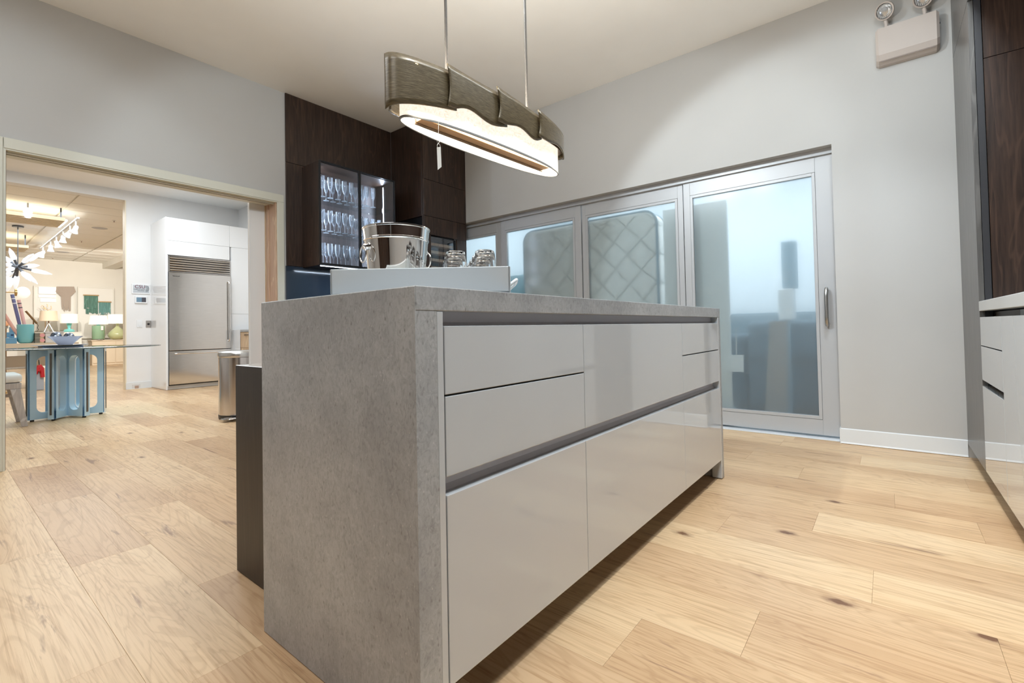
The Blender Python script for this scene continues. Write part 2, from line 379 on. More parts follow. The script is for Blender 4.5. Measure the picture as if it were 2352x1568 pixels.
# floor: sub-floor slab with individual planks, and the far showroom floor
fl = MB(); fl.box(XN, 7.3, YF-.1, YK, -.10, -.008); flo = struct('floor', fl, pm('underlay', (.28, .20, .13), .8), 'pale rustic oak plank floor of kitchen and hall')
fs = MB(); fs.box(-4, 7.5, YK, 19.1, -.10, 0); struct('floor', fs, OAKF, 'pale oak floor of the far showroom')
def plank_mesh(L, wd):
    b = MB(); g = .0002; c = .0005; h = .008
    x0, x1, y0, y1 = -wd/2+g, wd/2-g, -L/2+g, L/2-g
    b.loft([[(x0, y0, -h), (x1, y0, -h), (x1, y1, -h), (x0, y1, -h)], [(x0, y0, -c), (x1, y0, -c), (x1, y1, -c), (x0, y1, -c)],
            [(x0+c, y0+c, 0), (x1-c, y0+c, 0), (x1-c, y1-c, 0), (x0+c, y1-c, 0)]], True, False, True)
    bmesh.ops.recalc_face_normals(b.bm, faces=b.bm.faces)
    me = bpy.data.meshes.new('plank'); b.bm.to_mesh(me); b.bm.free(); me.materials.append(OAK); return me
PW, PL = .2357, 1.0
joint = {-1: .58, 0: .33, 1: .817, 2: .09, 3: .57, 4: .312, 5: .80, 6: .06, 7: .56, 8: .26, 9: .738, 10: .998, 11: .40, 12: .71, 13: .15, 14: .6}
pmc = {}
def plank(k, y0, y1):
    L = round(y1-y0, 3)
    if L < .04: return
    if L not in pmc: pmc[L] = plank_mesh(L, PW)
    o = bpy.data.objects.new('plank', pmc[L]); C.objects.link(o); o.parent = flo
    o.location = (.337+PW*k+PW/2, (y0+y1)/2, 0)
for k in range(-5, 16):
    x = .337+PW*k+PW/2
    lo = YF if x > .1 else 1.2
    if x < -.3: lo = 2.2
    hi = YK if .1 < x < XR-.02 else YL
    if x > 3.9: hi = 4.0; 
    y = joint.get(k, (k*.37) % 1.0) + math.floor(lo)
    ys = [lo]
    while y < hi:
        if y > lo+.03: ys.append(y)
        y += PL
    ys.append(hi)
    for a, b_ in zip(ys, ys[1:]): plank(k, a, b_)
# remaining strip of floor left plain (never in view)
struct('floor', MB().box(XN, .337-PW*5, YF, YL, -.008, 0), OAKF, 'oak floor behind the viewer')
struct('floor', MB().box(.337-PW*5, .337-PW*1, YF, 1.2, -.008, 0), OAKF, 'oak floor beside the viewer')
struct('floor', MB().box(4.11, 7.3, -.6, 4.6, -.008, 0.0), pm('storage_floor', (.20, .24, .26), .6), 'floor of the storage room')

struct('ceiling', MB().box(XN, XB+.2, YF, YL+.2, HC, HC+.1), CEIL, 'beige painted ceiling of the room')
struct('ceiling', MB().box(-2.5, 4.2, YL+.2, YK, 3.12, 3.2), CEIL, 'pale ceiling of the kitchen')
struct('wall_front', MB().box(XN-.1, XN, YF, YL+.2, 0, HC), WALL)
rcl = MB()
for i_ in range(5): rcl.box(XN, XN+.03, YF+.01+.62*i_, YF+.62*(i_+1), 0, 2.6)
struct('wall_front', rcl, DWOOD, 'dark veneered tall doors on the wall behind the viewer')
struct('wall_right', MB().box(XN, XB, YF-.1, YF, 0, HC), WALL)
# left wall with wide cased opening
OX0, OX1, OZ = .325, 2.02, 2.035; YT = .18
wl = MB(); wl.box(XN, OX0-.02, YL, YL+YT, 0, HC); wl.box(OX1+.02, XB+.2, YL, YL+YT, 0, HC); wl.box(OX0-.02, OX1+.02, YL, YL+YT, OZ+.02, HC)
struct('wall_left', wl, WALL)
# back wall: opening for the sliding doors, door pocket recess
DY0, DZ = .272, 2.073
wb = MB(); wb.box(XB, XB+.12, YF, DY0, 0, HC); wb.box(XB, XB+.07, DY0, YL, DZ, HC); wb.box(XB, XB+.12, 4.05, YL, 0, DZ)
struct('wall_back', wb, WALL)
wr = MB(); wr.box(XB+.09, XB+.20, DY0-.02, 4.4, 2.06, HC); struct('wall_back', wr, WALL, 'inner leaf of the back wall above the doors')
# casing and jambs of the opening
tr = MB()
def casing(b, x0, x1, y0, y1, z0, z1): b.box(x0, x1, y0, y1, z0, z1, bev=.003)
casing(tr, OX0-.01, OX1+.07, YL-.016, YL, OZ+.008, OZ+.078)
casing(tr, OX1+.008, OX1+.07, YL-.016, YL, 0, OZ+.008)
casing(tr, OX0-.075, OX0-.012, YL-.016, YL, 0, OZ+.078)
struct('trim_1', tr, TRIMP, 'pale painted casing around the wide opening')
jm = MB(); jm.box(OX0-.02, OX0, YL-.01, YL+YT+.005, 0, OZ); jm.box(OX0-.02, OX1+.02, YL-.01, YL+.06, OZ, OZ+.02); jm.box(OX0, OX1, YL+.03, YL+.045, OZ-.012, OZ)
jm.box(OX0-.02, OX1+.02, YL+.11, YL+YT+.005, OZ, OZ+.02)
struct('trim_2', jm, TRIMP, 'painted lining of the opening')
struct('trim_3', MB().box(OX0-.003, OX0+.004, YL+.02, YL+.06, 0, OZ), pm('brown_edge', (.20, .12, .075), .5), 'brown seal strip of left jamb')
struct('trim_4', MB().box(OX0, OX1, YL+.06, YL+.11, OZ+.004, OZ+.02), pm('track_brown', (.16, .13, .09), .5), 'door track in the head of the opening')  # dark brown strip filling the track slot
jr = MB(); jr.box(OX1, OX1+.02, YL+.005, YL+YT, 0, OZ+.003); jr.box(OX1-.008, OX1, YL+YT-.045, YL+YT, 0, OZ)
struct('trim_5', jr, JAMBW, 'bare wood lining of the right jamb')
# sliding pocket door, white gloss, partly out of its pocket
pd = thing('pocket_door', 'white gloss glass pocket door standing part way out of the right jamb', 'door', (1.94, YL+YT+.03, 0))
bx('panel', pm('white_gloss_glass', (.78, .79, .80), .05, coat=.6), pd, pd.location, 1.868, 2.16, YL+YT+.012, YL+YT+.045, .01, 2.10, bev=.002)
bx('edge_strip', LIGHTW, pd, pd.location, 2.005, 2.016, YL+YT+.002, YL+YT+.012, .01, 2.09, label='thin wooden stop strip')

# baseboards
bb = MB(); bb.prism([(XB-.009, 0), (XB-.0135, .004), (XB-.009, .014), (XB-.006, .10), (XB, .105), (XB, 0)], 'y', -.358, DY0)
bb.box(XB-.006, XB+.10, DY0, DY0+.007, 0, .103)
struct('baseboard_back', bb, RUBBER, 'white vinyl skirting under the grey wall')
# kitchen shell
SX0, SX1, SZ = -1.2, 1.985, 2.966
wk = MB(); wk.box(SX1, XR+.1, YK, YK+.14, 0, 3.12); wk.box(-2.6, SX0, YK, YK+.14, 0, 3.12); wk.box(SX0, SX1, YK, YK+.14, SZ, 3.12)
struct('wall_far', wk, WHITEWALL, 'white wall carrying the control panels')
struct('trim_6', MB().box(SX1-.012, SX1, YK+.005, YK+.15, 0, SZ), pm('cream_edge', (.86, .78, .62), .4), 'cream edge of the showroom opening')
struct('wall_right', MB().box(XR, XR+.1, YL+YT, YK, 0, 3.12), WHITEWALL, 'right wall of the kitchen')
struct('wall_left', MB().box(-2.6, -2.5, YL+YT, YK, 0, 3.12), WHITEWALL, 'left wall of the kitchen')
b2 = MB(); b2.box(SX1-.01, 2.31, YK-.012, YK, 0, .105, bev=.002); b2.box(SX1-.01, 2.31, YK-.018, YK, 0, .012)
struct('baseboard_far', b2, RUBBER)
# showroom shell
YS = 18.9
struct('wall_far', MB().box(-4, 7.5, YS, YS+.1, 0, 3.1), CREAMW, 'cream back wall of the showroom')
struct('wall_right', MB().box(6.6, 6.7, YK+.1, YS, 0, 3.1), CREAMW, 'right wall of the showroom')
struct('wall_left', MB().box(-3.6, -3.5, YK+.1, YS, 0, 3.1), CREAMW, 'left wall of the showroom')
sc_ = MB(); sc_.box(-4, 7.5, YK+.14, YS+.1, 3.11, 3.16); sce = struct('ceiling', sc_, CREAMW, 'tiled showroom ceiling')
TILE = pm('ceiling_tile', (.88, .86, .81), .8)
tm = MB(); tm.box(-.597, .597, -.292, .292, 0, .012, bev=.006); tm_ = bpy.data.meshes.new('ceiling_tile'); tm.bm.to_mesh(tm_); tm.bm.free(); tm_.materials.append(TILE)
for i in range(0, 5):
    for j in range(0, 16):
        o = bpy.data.objects.new('ceiling_tile', tm_); C.objects.link(o); o.parent = sce; o.location = (-.29+1.22*i, YK+.47+.61*j, 3.094)
struct('trim_7', MB().box(3.45, 3.75, YK+.3, YS, 2.93, 3.10), CREAMW, 'boxed cream soffit along the showroom ceiling')
# storage room shell
sto = MB(); sto.box(7.2, 7.3, -.6, 4.7, 0, 3.05); sto.box(4.07, 7.3, 4.6, 4.7, 0, 3.05); sto.box(4.07, 7.3, -.7, -.6, 0, 3.05); sto.box(4.07, 4.12, -.6, DY0-.06, 0, 3.05); sto.box(4.10, 4.18, 4.05, 4.6, 0, 3.05)
struct('wall_storage', sto, m_paint('storage_paint', (.78, .84, .88)))
struct('ceiling', MB().box(4.07, 7.3, -.7, 4.7, 3.0, 3.1), WHITEWALL, 'ceiling of the storage room')

# ================================================================== SLIDING FROSTED DOORS
dtrk = MB(); dtrk.box(XB+.072, XB+.075+.05, DY0, 4.06, 2.035, 2.073); dtrk.box(XB+.070, XB+.074, DY0, 4.06, 2.052, 2.056)
struct('trim_8', dtrk, ALU2, 'aluminium head track of the sliding doors')
struct('trim_9', MB().box(XB+.03, XB+.13, DY0+.01, 4.06, 0, .007, bev=.002), pm('pale_sill', (.72, .76, .80), .4), 'pale floor track of the sliding doors')
XD = 4.045
def sliding_door(i, y0, y1, g0, g1, dx, handle=False):
    d = tag(bpy.data.objects.new('door_%d' % i, None), ['', 'frosted glass sliding door nearest the grey wall, with pull handle', 'frosted glass sliding door second from the right', 'frosted glass sliding door third from the right', 'frosted glass sliding door beside the dark tall cabinet'][i], kind='structure')
    C.objects.link(d); d.location = (XD+dx, (y0+y1)/2, .02); o = d.location
    x0, x1 = XD+dx-.006, XD+dx+.028; z0, z1 = .022, 2.036; gz0, gz1 = .157, 1.90
    f = MB(o); f.box(x0, x1, y0, g0-.022, z0, z1, bev=.0015); f.box(x0, x1, g1+.022, y1, z0, z1, bev=.0015); f.build('stile', ALU2, d)
    MB(o).box(x0, x1, g0-.022, g1+.022, gz1+.024, z1, bev=.0015).build('top_rail', ALU2, d)
    MB(o).box(x0, x1, g0-.022, g1+.022, z0, gz0-.024, bev=.0015).build('bottom_rail', ALU2, d)
    bd = MB(o); xb0, xb1 = x0-.003, x1
    bd.box(xb0, xb1, g0-.021, g0, gz0-.022, gz1+.022, bev=.001); bd.box(xb0, xb1, g1, g1+.021, gz0-.022, gz1+.022, bev=.001)
    bd.box(xb0, xb1, g0, g1, gz1, gz1+.022, bev=.001); bd.box(xb0, xb1, g0, g1, gz0-.022, gz0, bev=.001); bd.build('glazing_bead', ALU2, d)
    MB(o).box(XD+dx+.008, XD+dx+.014, g0+.0005, g1-.0005, gz0+.0005, gz1-.0005).build('frosted_pane', FROST, d)
    if handle:
        y = .335
        h = MB(o).tube([(x0, y, .825), (x0-.03, y, .812), (x0-.048, y, .83), (x0-.05, y, .87), (x0-.05, y, 1.02), (x0-.048, y, 1.055), (x0-.03, y, 1.072), (x0, y, 1.058)], .0125, 10).build('pull_handle', m_brushed('satin_handle', (.55, .55, .54), .3), d, 50)
        h['label'] = 'satin metal D-shaped pull handle'
    return d
sliding_door(1, DY0+.004, 1.33, .405, 1.254, 0, True)
sliding_door(2, 1.338, 2.325, 1.405, 2.262, .008)
sliding_door(3, 2.333, 3.36, 2.425, 3.280, 0)
sliding_door(4, 3.368, 4.06, 3.445, 4.02, .008)

# ================================================================== ISLAND
IX0, IX1, IY0, IY1, IH, ST = .597, 2.725, .718, 1.383, .92, .049
isl = thing('kitchen_island', 'long kitchen island with grey quartz waterfall ends and glossy pale grey drawers', 'kitchen island', ((IX0+IX1)/2, (IY0+IY1)/2, 0)); o = isl.location
MB(o).box(IX0+.0022, IX1, IY0, IY1, IH-ST, IH, bev=.0018, seg=2).build('quartz_top', QUARTZ, isl)
e1 = MB(o); zz_ = IH-ST-.0006; e1.loft([[(x_, y_, z_) for x_, z_ in ((IX0+d_, .002), (IX0, .003), (IX0, IH-.0025), (IX0+.002, IH-.0003), (IX0+.0021, zz_), (IX0+.056, zz_), (IX0+.056, .002))] for y_, d_ in ((IY0, .001), (IY1, .001))], True, True, True)
e1.build('quartz_end_panel', QUARTZ, isl)
MB(o).box(IX1-.026, IX1, IY0, IY1, .002, IH-ST-.0008, bev=.0018).build('quartz_end_panel', QUARTZ, isl)
bx('filler_strip', LACQ, isl, o, .6535, .672, IY0+.0005, IY0+.05, .004, IH-ST-.001, bev=.0015)
bx('filler_strip', LACQ, isl, o, 2.681, 2.6985, IY0+.0005, IY0+.05, .004, IH-ST-.001, bev=.0015)
FX = [.6735, 1.2425, 2.112, 2.680]
bx('carcass', pm('carcass_grey', (.50, .50, .49), .5), isl, o, .674, 2.68, IY0+.055, IY1-.01, .105, IH-ST-.002)
bx('plinth', DWOOD2, isl, o, .654, 2.698, 1.16, IY1-.02, .002, .105)
ch = MB(o); ch.prism([(IY0+.036, .871), (IY0+.034, .848), (IY0+.026, .839), (IY0+.020, .837), (IY0+.020, .834), (IY0+.054, .834), (IY0+.054, .871)], 'x', .674, 2.68)
ch.build('grip_channel', CHANNEL, isl)
ch = MB(o); ch.prism([(IY0+.036, .532), (IY0+.034, .502), (IY0+.026, .491), (IY0+.020, .4885), (IY0+.020, .486), (IY0+.054, .486), (IY0+.054, .532)], 'x', .674, 2.68)
ch.build('grip_channel', CHANNEL, isl)
for x in (.674, 2.680-.004):
    pass
def front(name, x0, x1, z0, z1, par=isl, y=IY0, o=o, s=1, m=LACQ):
    return MB(o).box(x0+.001, x1-.001, min(y, y+s*.02), max(y, y+s*.02), z0, z1, bev=.0014, seg=2).build(name, m, par)
front('drawer', FX[0], FX[1], .6975, .840); front('drawer', FX[0], FX[1], .5285, .6935)
front('drawer', FX[1], FX[2], .5285, .840)
front('drawer', FX[2], FX[3], .6975, .840); front('drawer', FX[2], FX[3], .5285, .6935)
for a, b_ in zip(FX, FX[1:]): front('drawer', a, b_, .103, .4905)
# bar-height dark block behind the island
db = thing('dark_wood_bench', 'low dark wood counter block standing against the rear of the island', 'counter', (1.65, 1.6, 0)); o2 = db.location
bx('body', DWOOD2, db, o2, .695, 2.62, 1.386, 1.80, .003, .700, bev=.001)
bx('top', pm('reflection_toned_top', (.45, .43, .41), .12, coat=.4), db, o2, .693, 2.622, 1.385, 1.811, .7005, .722, bev=.0015)  # pale tone puts the top's reflected light into its colour
bx('end_panel', DWOOD2, db, o2, .692, .6945, 1.386, 1.811, .003, .720)

# ------------------------------------------------------------------ tray and things on it
TA = math.atan2(1.068-.723, .624-.903)          # direction of the long front
tc0 = Vector((.903, .723)); td = Vector((math.cos(TA), math.sin(TA))); tn = Vector((math.cos(TA-PI/2), math.sin(TA-PI/2)))   # tn points away from viewer
TL, TD, TZ = (Vector((.624, 1.068))-tc0).length, .47, IH
tray = thing('serving_tray', 'rectangular pale grey serving tray with raised sides on the island', 'tray', (tc0.x, tc0.y, TZ), TA-PI)
# local frame: x from left corner to right corner is -td ; build with local +X = -td, +Y = tn
TM = pm('tray_grey', (.60, .65, .68), .42)
t_ = MB(); t_.box(-TL, 0, .0, .007, .004, .066, bev=.0015); t_.box(-TL, 0, TD-.007, TD, .004, .066, bev=.0015)
t_.box(-TL, -TL+.007, 0, TD, .004, .066, bev=.0015); t_.box(-.007, 0, 0, TD, .004, .066, bev=.0015)
tray.rotation_euler = (0, 0, TA-PI)
# check handedness: local y must point away from the viewer
t_.build('rim', TM, tray)
MB().box(-TL+.002, -.002, .002, TD-.002, .003, .009, bev=.001).build('base', TM, tray)
for x in (-TL+.03, -.03):
    for y in (.03, TD-.03): MB().lathe((x, y, 0), [(.009, 0), (.010, .003)], 12).build('foot', BLACK, tray)
h = MB(); h.tube([(-.002, .06, .025), (.012, .065, .036), (.016, .08, .04), (.016, .16, .04), (.012, .175, .036), (-.002, .18, .025)], .0045, 8).build('handle', pm('white_plastic', (.75, .77, .78), .3), tray, 50)
def tw(u, v, z=0):    # tray-local to world
    ca, sa = math.cos(TA-PI), math.sin(TA-PI)
    return (tc0.x+u*ca-v*sa, tc0.y+u*sa+v*ca, TZ+.0095+z)
def tumbler_mesh():
    # upside-down tapered double tumbler
    b = MB(); b.lathe((0, 0, 0), [(.0360, 0), (.0345, .02), (.0300, .075), (.0268, .104), (.0252, .110), (.020, .1125), (0.0001, .1125)], 28, cap0=False, cap1=False)
    b.lathe((0, 0, 0), [(.0345, 0), (.0333, .02), (.0288, .075), (.0258, .100), (.0235, .1045), (.0001, .1050)], 28, cap0=False, cap1=False)
    b.loft([[(.0360*math.cos(a), .0360*math.sin(a), 0) for a in [2*PI*i/28 for i in range(28)]], [(.0345*math.cos(a), .0345*math.sin(a), 0) for a in [2*PI*i/28 for i in range(28)]]])
    return b
TUMB = pm('tumbler_glass', (1, 1, 1), .0, trans=1, ior=1.42)
TUMB.node_tree.links.remove(TUMB.node_tree.nodes['Principled BSDF'].inputs['Roughness'].links[0]); TUMB.node_tree.nodes['Principled BSDF'].inputs['Roughness'].default_value = 0
tum = tumbler_mesh().build('tumbler', TUMB, smooth=40)
ordn = ['nearest', 'second', 'third', 'fourth', 'fifth']
# rows recede from the viewer along direction at 50 degrees
first = True
rows = [((.893, .903), 'left'), ((.938, .838), 'right')]
for (cx, cy), side in rows:
    for k in range(5):
        px, py = cx+k*.077*math.cos(math.radians(49)), cy+k*.077*math.sin(math.radians(49))
        ob = tum if first else tum.copy()
        if not first: C.objects.link(ob)
        first = False
        ob.location = (px, py, TZ+.0097); tag(ob, 'clear upturned glass tumbler, %s in the %s row on the tray' % (ordn[k], side), 'glass', 'upturned tumblers on the tray')
# champagne bucket
bk = thing('champagne_bucket', 'polished steel champagne bucket with ring handles on the tray', 'ice bucket', (.915-.012, 1.179-.012, TZ+.0095))
prof = [(.074, 0), (.078, .004), (.0945, .169), (.0955, .172), (.0975, .1735), (.0975, .1765), (.0960, .178), (.0962, .181), (.0992, .2055), (.1012, .2070), (.1018, .2095), (.1012, .2115), (.0990, .2115), (.0975, .206), (.0940, .18), (.075, .006), (.0001, .006)]
MB().lathe((0, 0, 0), prof, 64, cap0=True, cap1=False).build('body', CHROME, bk, 35)
for a in (math.radians(50+180-60), math.radians(50-60)):
    c_, s_ = math.cos(a), math.sin(a)
    MB().sphere((.0975*c_, .0975*s_, .150), .0115, 14, 8).build('knob', CHROME, bk, 60)
    tx, ty = -s_, c_
    pts = [(.1075*c_+.020*math.sin(q)*tx, .1075*s_+.020*math.sin(q)*ty, .126+.023*math.cos(q)) for q in [2*PI*i/28 for i in range(28)]]
    MB().tube(pts, .0024, 8, True).build('ring_handle', CHROME, bk, 60)

# ================================================================== LINEAR PENDANT LAMP
LA = math.radians(-3.5); LC = (1.218, 1.048)
lamp = thing('linear_pendant', 'long oval pendant lamp with linen drum wrapped in bronze wood-grain bands', 'pendant lamp', (LC[0], LC[1], 1.44), LA)
def oval(a, b_, t, p=2.35):
    c_, s_ = math.cos(t), math.sin(t)
    return (a*math.copysign(abs(c_)**(2/p), c_), b_*math.copysign(abs(s_)**(2/p), s_))
def ring(a, b_, z, n=72): return [(*oval(a, b_, 2*PI*i/n), z) for i in range(n)]
LIN = m_linen('lamp_linen', 1.05); BAND = m_band('lamp_band')
d_ = MB(); d_.loft([ring(.368, .062, .004), ring(.368, .062, .135)]); d_.loft([ring(.3655, .0595, .004), ring(.3655, .0595, .135)]); d_.build('linen_shade', LIN, lamp, 50)
p_ = MB(); p_.loft([ring(.3695, .0635, .000), ring(.3705, .0645, .003), ring(.3695, .0635, .006), ring(.3645, .0585, .006), ring(.3640, .058, .003), ring(.3645, .0585, 0), ring(.3695, .0635, 0)]); p_.build('piping', pm('grey_piping', (.30, .30, .29), .6), lamp, 60)
MB().loft([ring(.3640, .058, .030), ring(.3640, .058, .033)], True, True, True).build('diffuser', pm('lamp_diffuser', (.9, .88, .84), .5, emis=(1, .93, .82), es=1.9), lamp)
bar = MB(); bar.box(-.305, .300, -.020, .014, .012, .022, bev=.001); bar.build('centre_bar', pm('bronze_bar', (.42, .24, .12), .4), lamp)
MB().box(-.308, .303, .0142, .0200, .006, .022, bev=.0005).build('bar_edge', pm('bronze_bar2', (.10, .065, .04), .4, .4), lamp)
# outer band: overlapping curled segments all round
cuts_near = [(-.405, 1.455, 1.600), (-.218, 1.488, 1.602), (-.002, 1.502, 1.603), (.190, 1.517, 1.600), (.405, 1.520, 1.59)]
def t_of_x(x, near):   # angle for given x on near (y<0) or far side
    c_ = max(-1, min(1, x/.405)); tt = math.acos(math.copysign(abs(c_)**(2.35/2), c_)); return -tt if near else tt
segs = []
xs = [c[0] for c in cuts_near]
for near in (True, False):
    for i in range(4):
        segs.append((near, xs[i], xs[i+1], cuts_near[i], cuts_near[i+1]))
for near, xa, xb, ca, cb in segs:
    ta, tb = t_of_x(xa, near), t_of_x(xb, near)
    if not near: ta, tb = t_of_x(xb, near), t_of_x(xa, near); ca, cb = cb, ca
    if near and xa < -.4: ta = -PI-.10
    elif near: ta -= .10
    else: ta -= .08
    N = 26; inner, outer = [], []
    K = 8
    grid = []
    for j in range(K+1):
        v = j/K; row = []
        for i in range(N+1):
            u = i/N
            # S-curved end on the leading edge
            sh = .045*math.sin(v*PI*1.0)*(1-u) * (1 if near else 1)
            t = ta+(tb-ta)*u + sh*(.6)
            # flare out at the start, tuck in at the end
            off = .010*(1-u)**2 - .002*u
            zb = (ca[1]+(cb[1]-ca[1])*u) - 1.44 + (.011*math.sin(2*PI*max(0, (u-.16)/.84)) if xa > -.3 else -.004*math.sin(PI*u))
            zt = (ca[2]+(cb[2]-ca[2])*u) - 1.44 + .012*(1-u)**2
            z = zb+(zt-zb)*v
            x, y = oval(.405+off, .080+off, t)
            row.append(Vector((x, y, z)))
        grid.append(row)
    b = MB(); vs = [[b.bm.verts.new(p) for p in r] for r in grid]
    for j in range(K):
        for i in range(N): b.bm.faces.new((vs[j][i], vs[j][i+1], vs[j+1][i+1], vs[j+1][i]))
    sg = b.build('band_segment', BAND, lamp, 60)
    md = sg.modifiers.new('solid', 'SOLIDIFY'); md.thickness = .0035; md.offset = -1
ib = MB(); ib.loft([ring(.392, .0685, .090), ring(.392, .0685, .145), ring(.389, .0655, .145), ring(.389, .0655, .090), ring(.392, .0685, .090)]); ib.build('inner_hoop', pm('hoop_bronze', (.16, .12, .09), .35, .5), lamp, 50)
for x in (-.195, .195):
    MB().lathe((x, 0, .06), [(.0048, 0), (.0048, HC-1.44-.06)], 12).build('rod', pm('rod_bronze', (.05, .045, .04), .35, .5), lamp, 50)
    MB().lathe((x, 0, .125), [(.009, 0), (.009, .02), (.006, .03)], 12).build('rod_collar', pm('rod_bronze', (.05, .045, .04), .35, .5), lamp, 50)
MB().box(-.30, .30, -.06, .06, HC-1.44-.028, HC-1.44-.001, bev=.003).build('canopy', pm('rod_bronze', (.05, .045, .04), .35, .5), lamp)
tg = thing('price_tag', 'small folded white tag hanging on a string from the pendant lamp', 'tag', (LC[0]-.277, LC[1]-.035, 1.40)); 
MB().tube([(.001, 0, .043), (0, 0, .01), (-.006, .002, -.012), (0, .003, -.024), (.006, .002, -.012), (.001, 0, .008)], .0006, 5).build('string', pm('string_white', (.8, .8, .78), .8), tg)
MB().tube([(.006*math.sin(q), 0, -.030+.008*math.cos(q)) for q in [2*PI*i/14 for i in range(14)]], .0006, 5, True).build('string_loop', pm('string_white', (.8, .8, .78), .8), tg)
b = MB(); b.loft([[(-.005, .003, -.034), (.004, -.004, -.032), (.0046, -.0034, -.032), (-.0044, .0036, -.034)], [(-.003, .003, -.100), (.006, -.004, -.090), (.0066, -.0034, -.090), (-.0024, .0036, -.100)]], True, True, True); b.build('paper_tag', pm('paper_white', (.78, .77, .73), .7), tg)
area((LC[0], LC[1], 1.46), .70, 6, (1, .88, .70), sy=.10, rot=(0, 0, LA))
area((LC[0], LC[1], 1.585), .70, 56, (1, .94, .84), sy=.10, rot=(PI, 0, LA))

# ================================================================== DARK WOOD CORNER
YW, YC, XC = 4.350, 3.804, 3.306
clad = thing('wood_wall_cladding', 'dark brown wood veneer cladding rising to the ceiling beside the opening', 'wall panel', (2.7, YW, 0)); o = clad.location
for x0, x1 in ((2.11, 2.72), (2.72, 3.306)):
    for z0, z1 in ((1.46, 2.430), (2.434, HC-.002)):
        bx('wood_panel', DWOOD, clad, o, x0+.001, x1-.001, YW, YL-.001, z0, z1, bev=.001)
bx('splashback', SPLASH, clad, o, 2.105, 3.304, YW+.002, YL-.001, .93, 1.457, label='glossy dark splashback sheet with blue LED tint in its colour')
tall = thing('tall_corner_cabinet', 'dark wood tall cabinet in the corner holding a built-in wine cooler', 'cabinet', (3.62, 4.08, 0)); o = tall.location
bx('side_panel', DWOOD, tall, o, XC, XC+.02, 3.84, YW-.001, 2.050, HC-.003, bev=.001)
bx('side_panel', pm('dark_recess', (.008, .008, .009), .3), tall, o, XC+.012, XC+.02, 3.84, YW-.001, .1, 2.046)  # near-black sheet paints the darkness of an open niche
bx('side_panel', DWOOD, tall, o, XC, XC+.02, YC+.0215, 3.8395, .1, HC-.003, bev=.001)
bx('carcass', DWOOD2, tall, o, XC+.021, XB-.004, YC+.20, YW-.002, .02, HC-.01)
for z0, z1 in ((2.447, HC-.003), (2.054, 2.443), (1.858, 2.050)):
    bx('door', DWOOD, tall, o, XC, 3.925, YC, YC+.02, z0, z1, bev=.001)
bx('stile_left', DWOOD, tall, o, XC, 3.398, YC, YC+.02, .1, 1.855, bev=.001)
bx('stile_right', DWOOD, tall, o, 3.792, 3.925, YC, YC+.02, .1, 1.855, bev=.001)
bx('lower_door', DWOOD, tall, o, 3.400, 3.790, YC, YC+.02, .1, 1.20, bev=.001)
bx('corner_filler', DWOOD, tall, o, 3.927, XB-.001, YC+.001, YC+.022, .02, HC-.003)
bx('plinth', BLACK, tall, o, XC+.01, 3.925, YC+.05, YC+.07, .002, .098)
wc = thing('wine_cooler', 'glass fronted wine cooler with wooden shelves set in the tall cabinet', 'wine cooler', (3.595, 3.9, 1.205)); o = wc.location
w_ = MB(o); w_.box(3.402, 3.788, YC+.155, YC+.165, 1.21, 1.850); w_.box(3.402, 3.406, YC+.03, YC+.155, 1.21, 1.85); w_.box(3.784, 3.788, YC+.03, YC+.155, 1.21, 1.85); w_.box(3.402, 3.788, YC+.03, YC+.155, 1.846, 1.850); w_.box(3.402, 3.788, YC+.03, YC+.155, 1.206, 1.21); w_.build('casing', BLACK, wc)
for k in range(7): bx('shelf', LIGHTW, wc, o, 3.41, 3.78, YC+.05, YC+.15, 1.245+.085*k, 1.275+.085*k)
bx('glass_door', CLEAR, wc, o, 3.404, 3.765, YC+.026, YC+.030, 1.212, 1.845)
bx('door_frame', BLKMET, wc, o, 3.765, 3.786, YC+.022, YC+.032, 1.212, 1.845)
# hanging glass cabinet
KX0, KX1, KY, KZ0, KZ1, KM = 2.262, 3.108, 4.027, 1.452, 2.416, 2.683
gc = thing('glass_wall_cabinet', 'lit wall cabinet with black framed glass doors full of champagne flutes', 'wall cabinet', ((KX0+KX1)/2, YW, KZ0)); o = gc.location
bx('side_panel', DWOOD, gc, o, KX0, KX0+.018, KY+.022, YW-.001, KZ0, KZ1, bev=.001)
bx('side_panel', DWOOD, gc, o, KX1-.018, KX1, KY+.022, YW-.001, KZ0, KZ1, bev=.001)
bx('top_panel', DWOOD, gc, o, KX0+.018, KX1-.018, KY+.022, YW-.001, KZ1-.018, KZ1)
bx('bottom_panel', BLKMET, gc, o, KX0+.018, KX1-.018, KY+.022, YW-.001, KZ0, KZ0+.018)
bx('back_panel', m_darkwood('cabinet_back', (.035, .026, .026), (.07, .052, .048), .5), gc, o, KX0+.018, KX1-.018, YW-.012, YW-.001, KZ0+.018, KZ1-.018)
for z in (1.785, 2.100): bx('glass_shelf', SHELFG, gc, o, KX0+.02, KX1-.02, KY+.03, YW-.013, z-.006, z)
for a0, a1 in ((KX0, KM-.001), (KM+.001, KX1)):
    d = MB(o); y0, y1, f = KY, KY+.02, .012
    d.box(a0, a0+f, y0, y1, KZ0, KZ1, bev=.001); d.box(a1-f, a1, y0, y1, KZ0, KZ1, bev=.001); d.box(a0+f, a1-f, y0, y1, KZ1-f, KZ1, bev=.001); d.box(a0+f, a1-f, y0, y1, KZ0, KZ0+f+.006, bev=.001)
    dd = d.build('door_frame', BLKMET, gc)
    MB(o).box(a0+f, a1-f, KY+.008, KY+.011, KZ0+f+.006, KZ1-f).build('door_glass', CLEAR, dd)
LED = pm('led_strip', (.9, .95, 1), .5, emis=(.80, .90, 1), es=16)
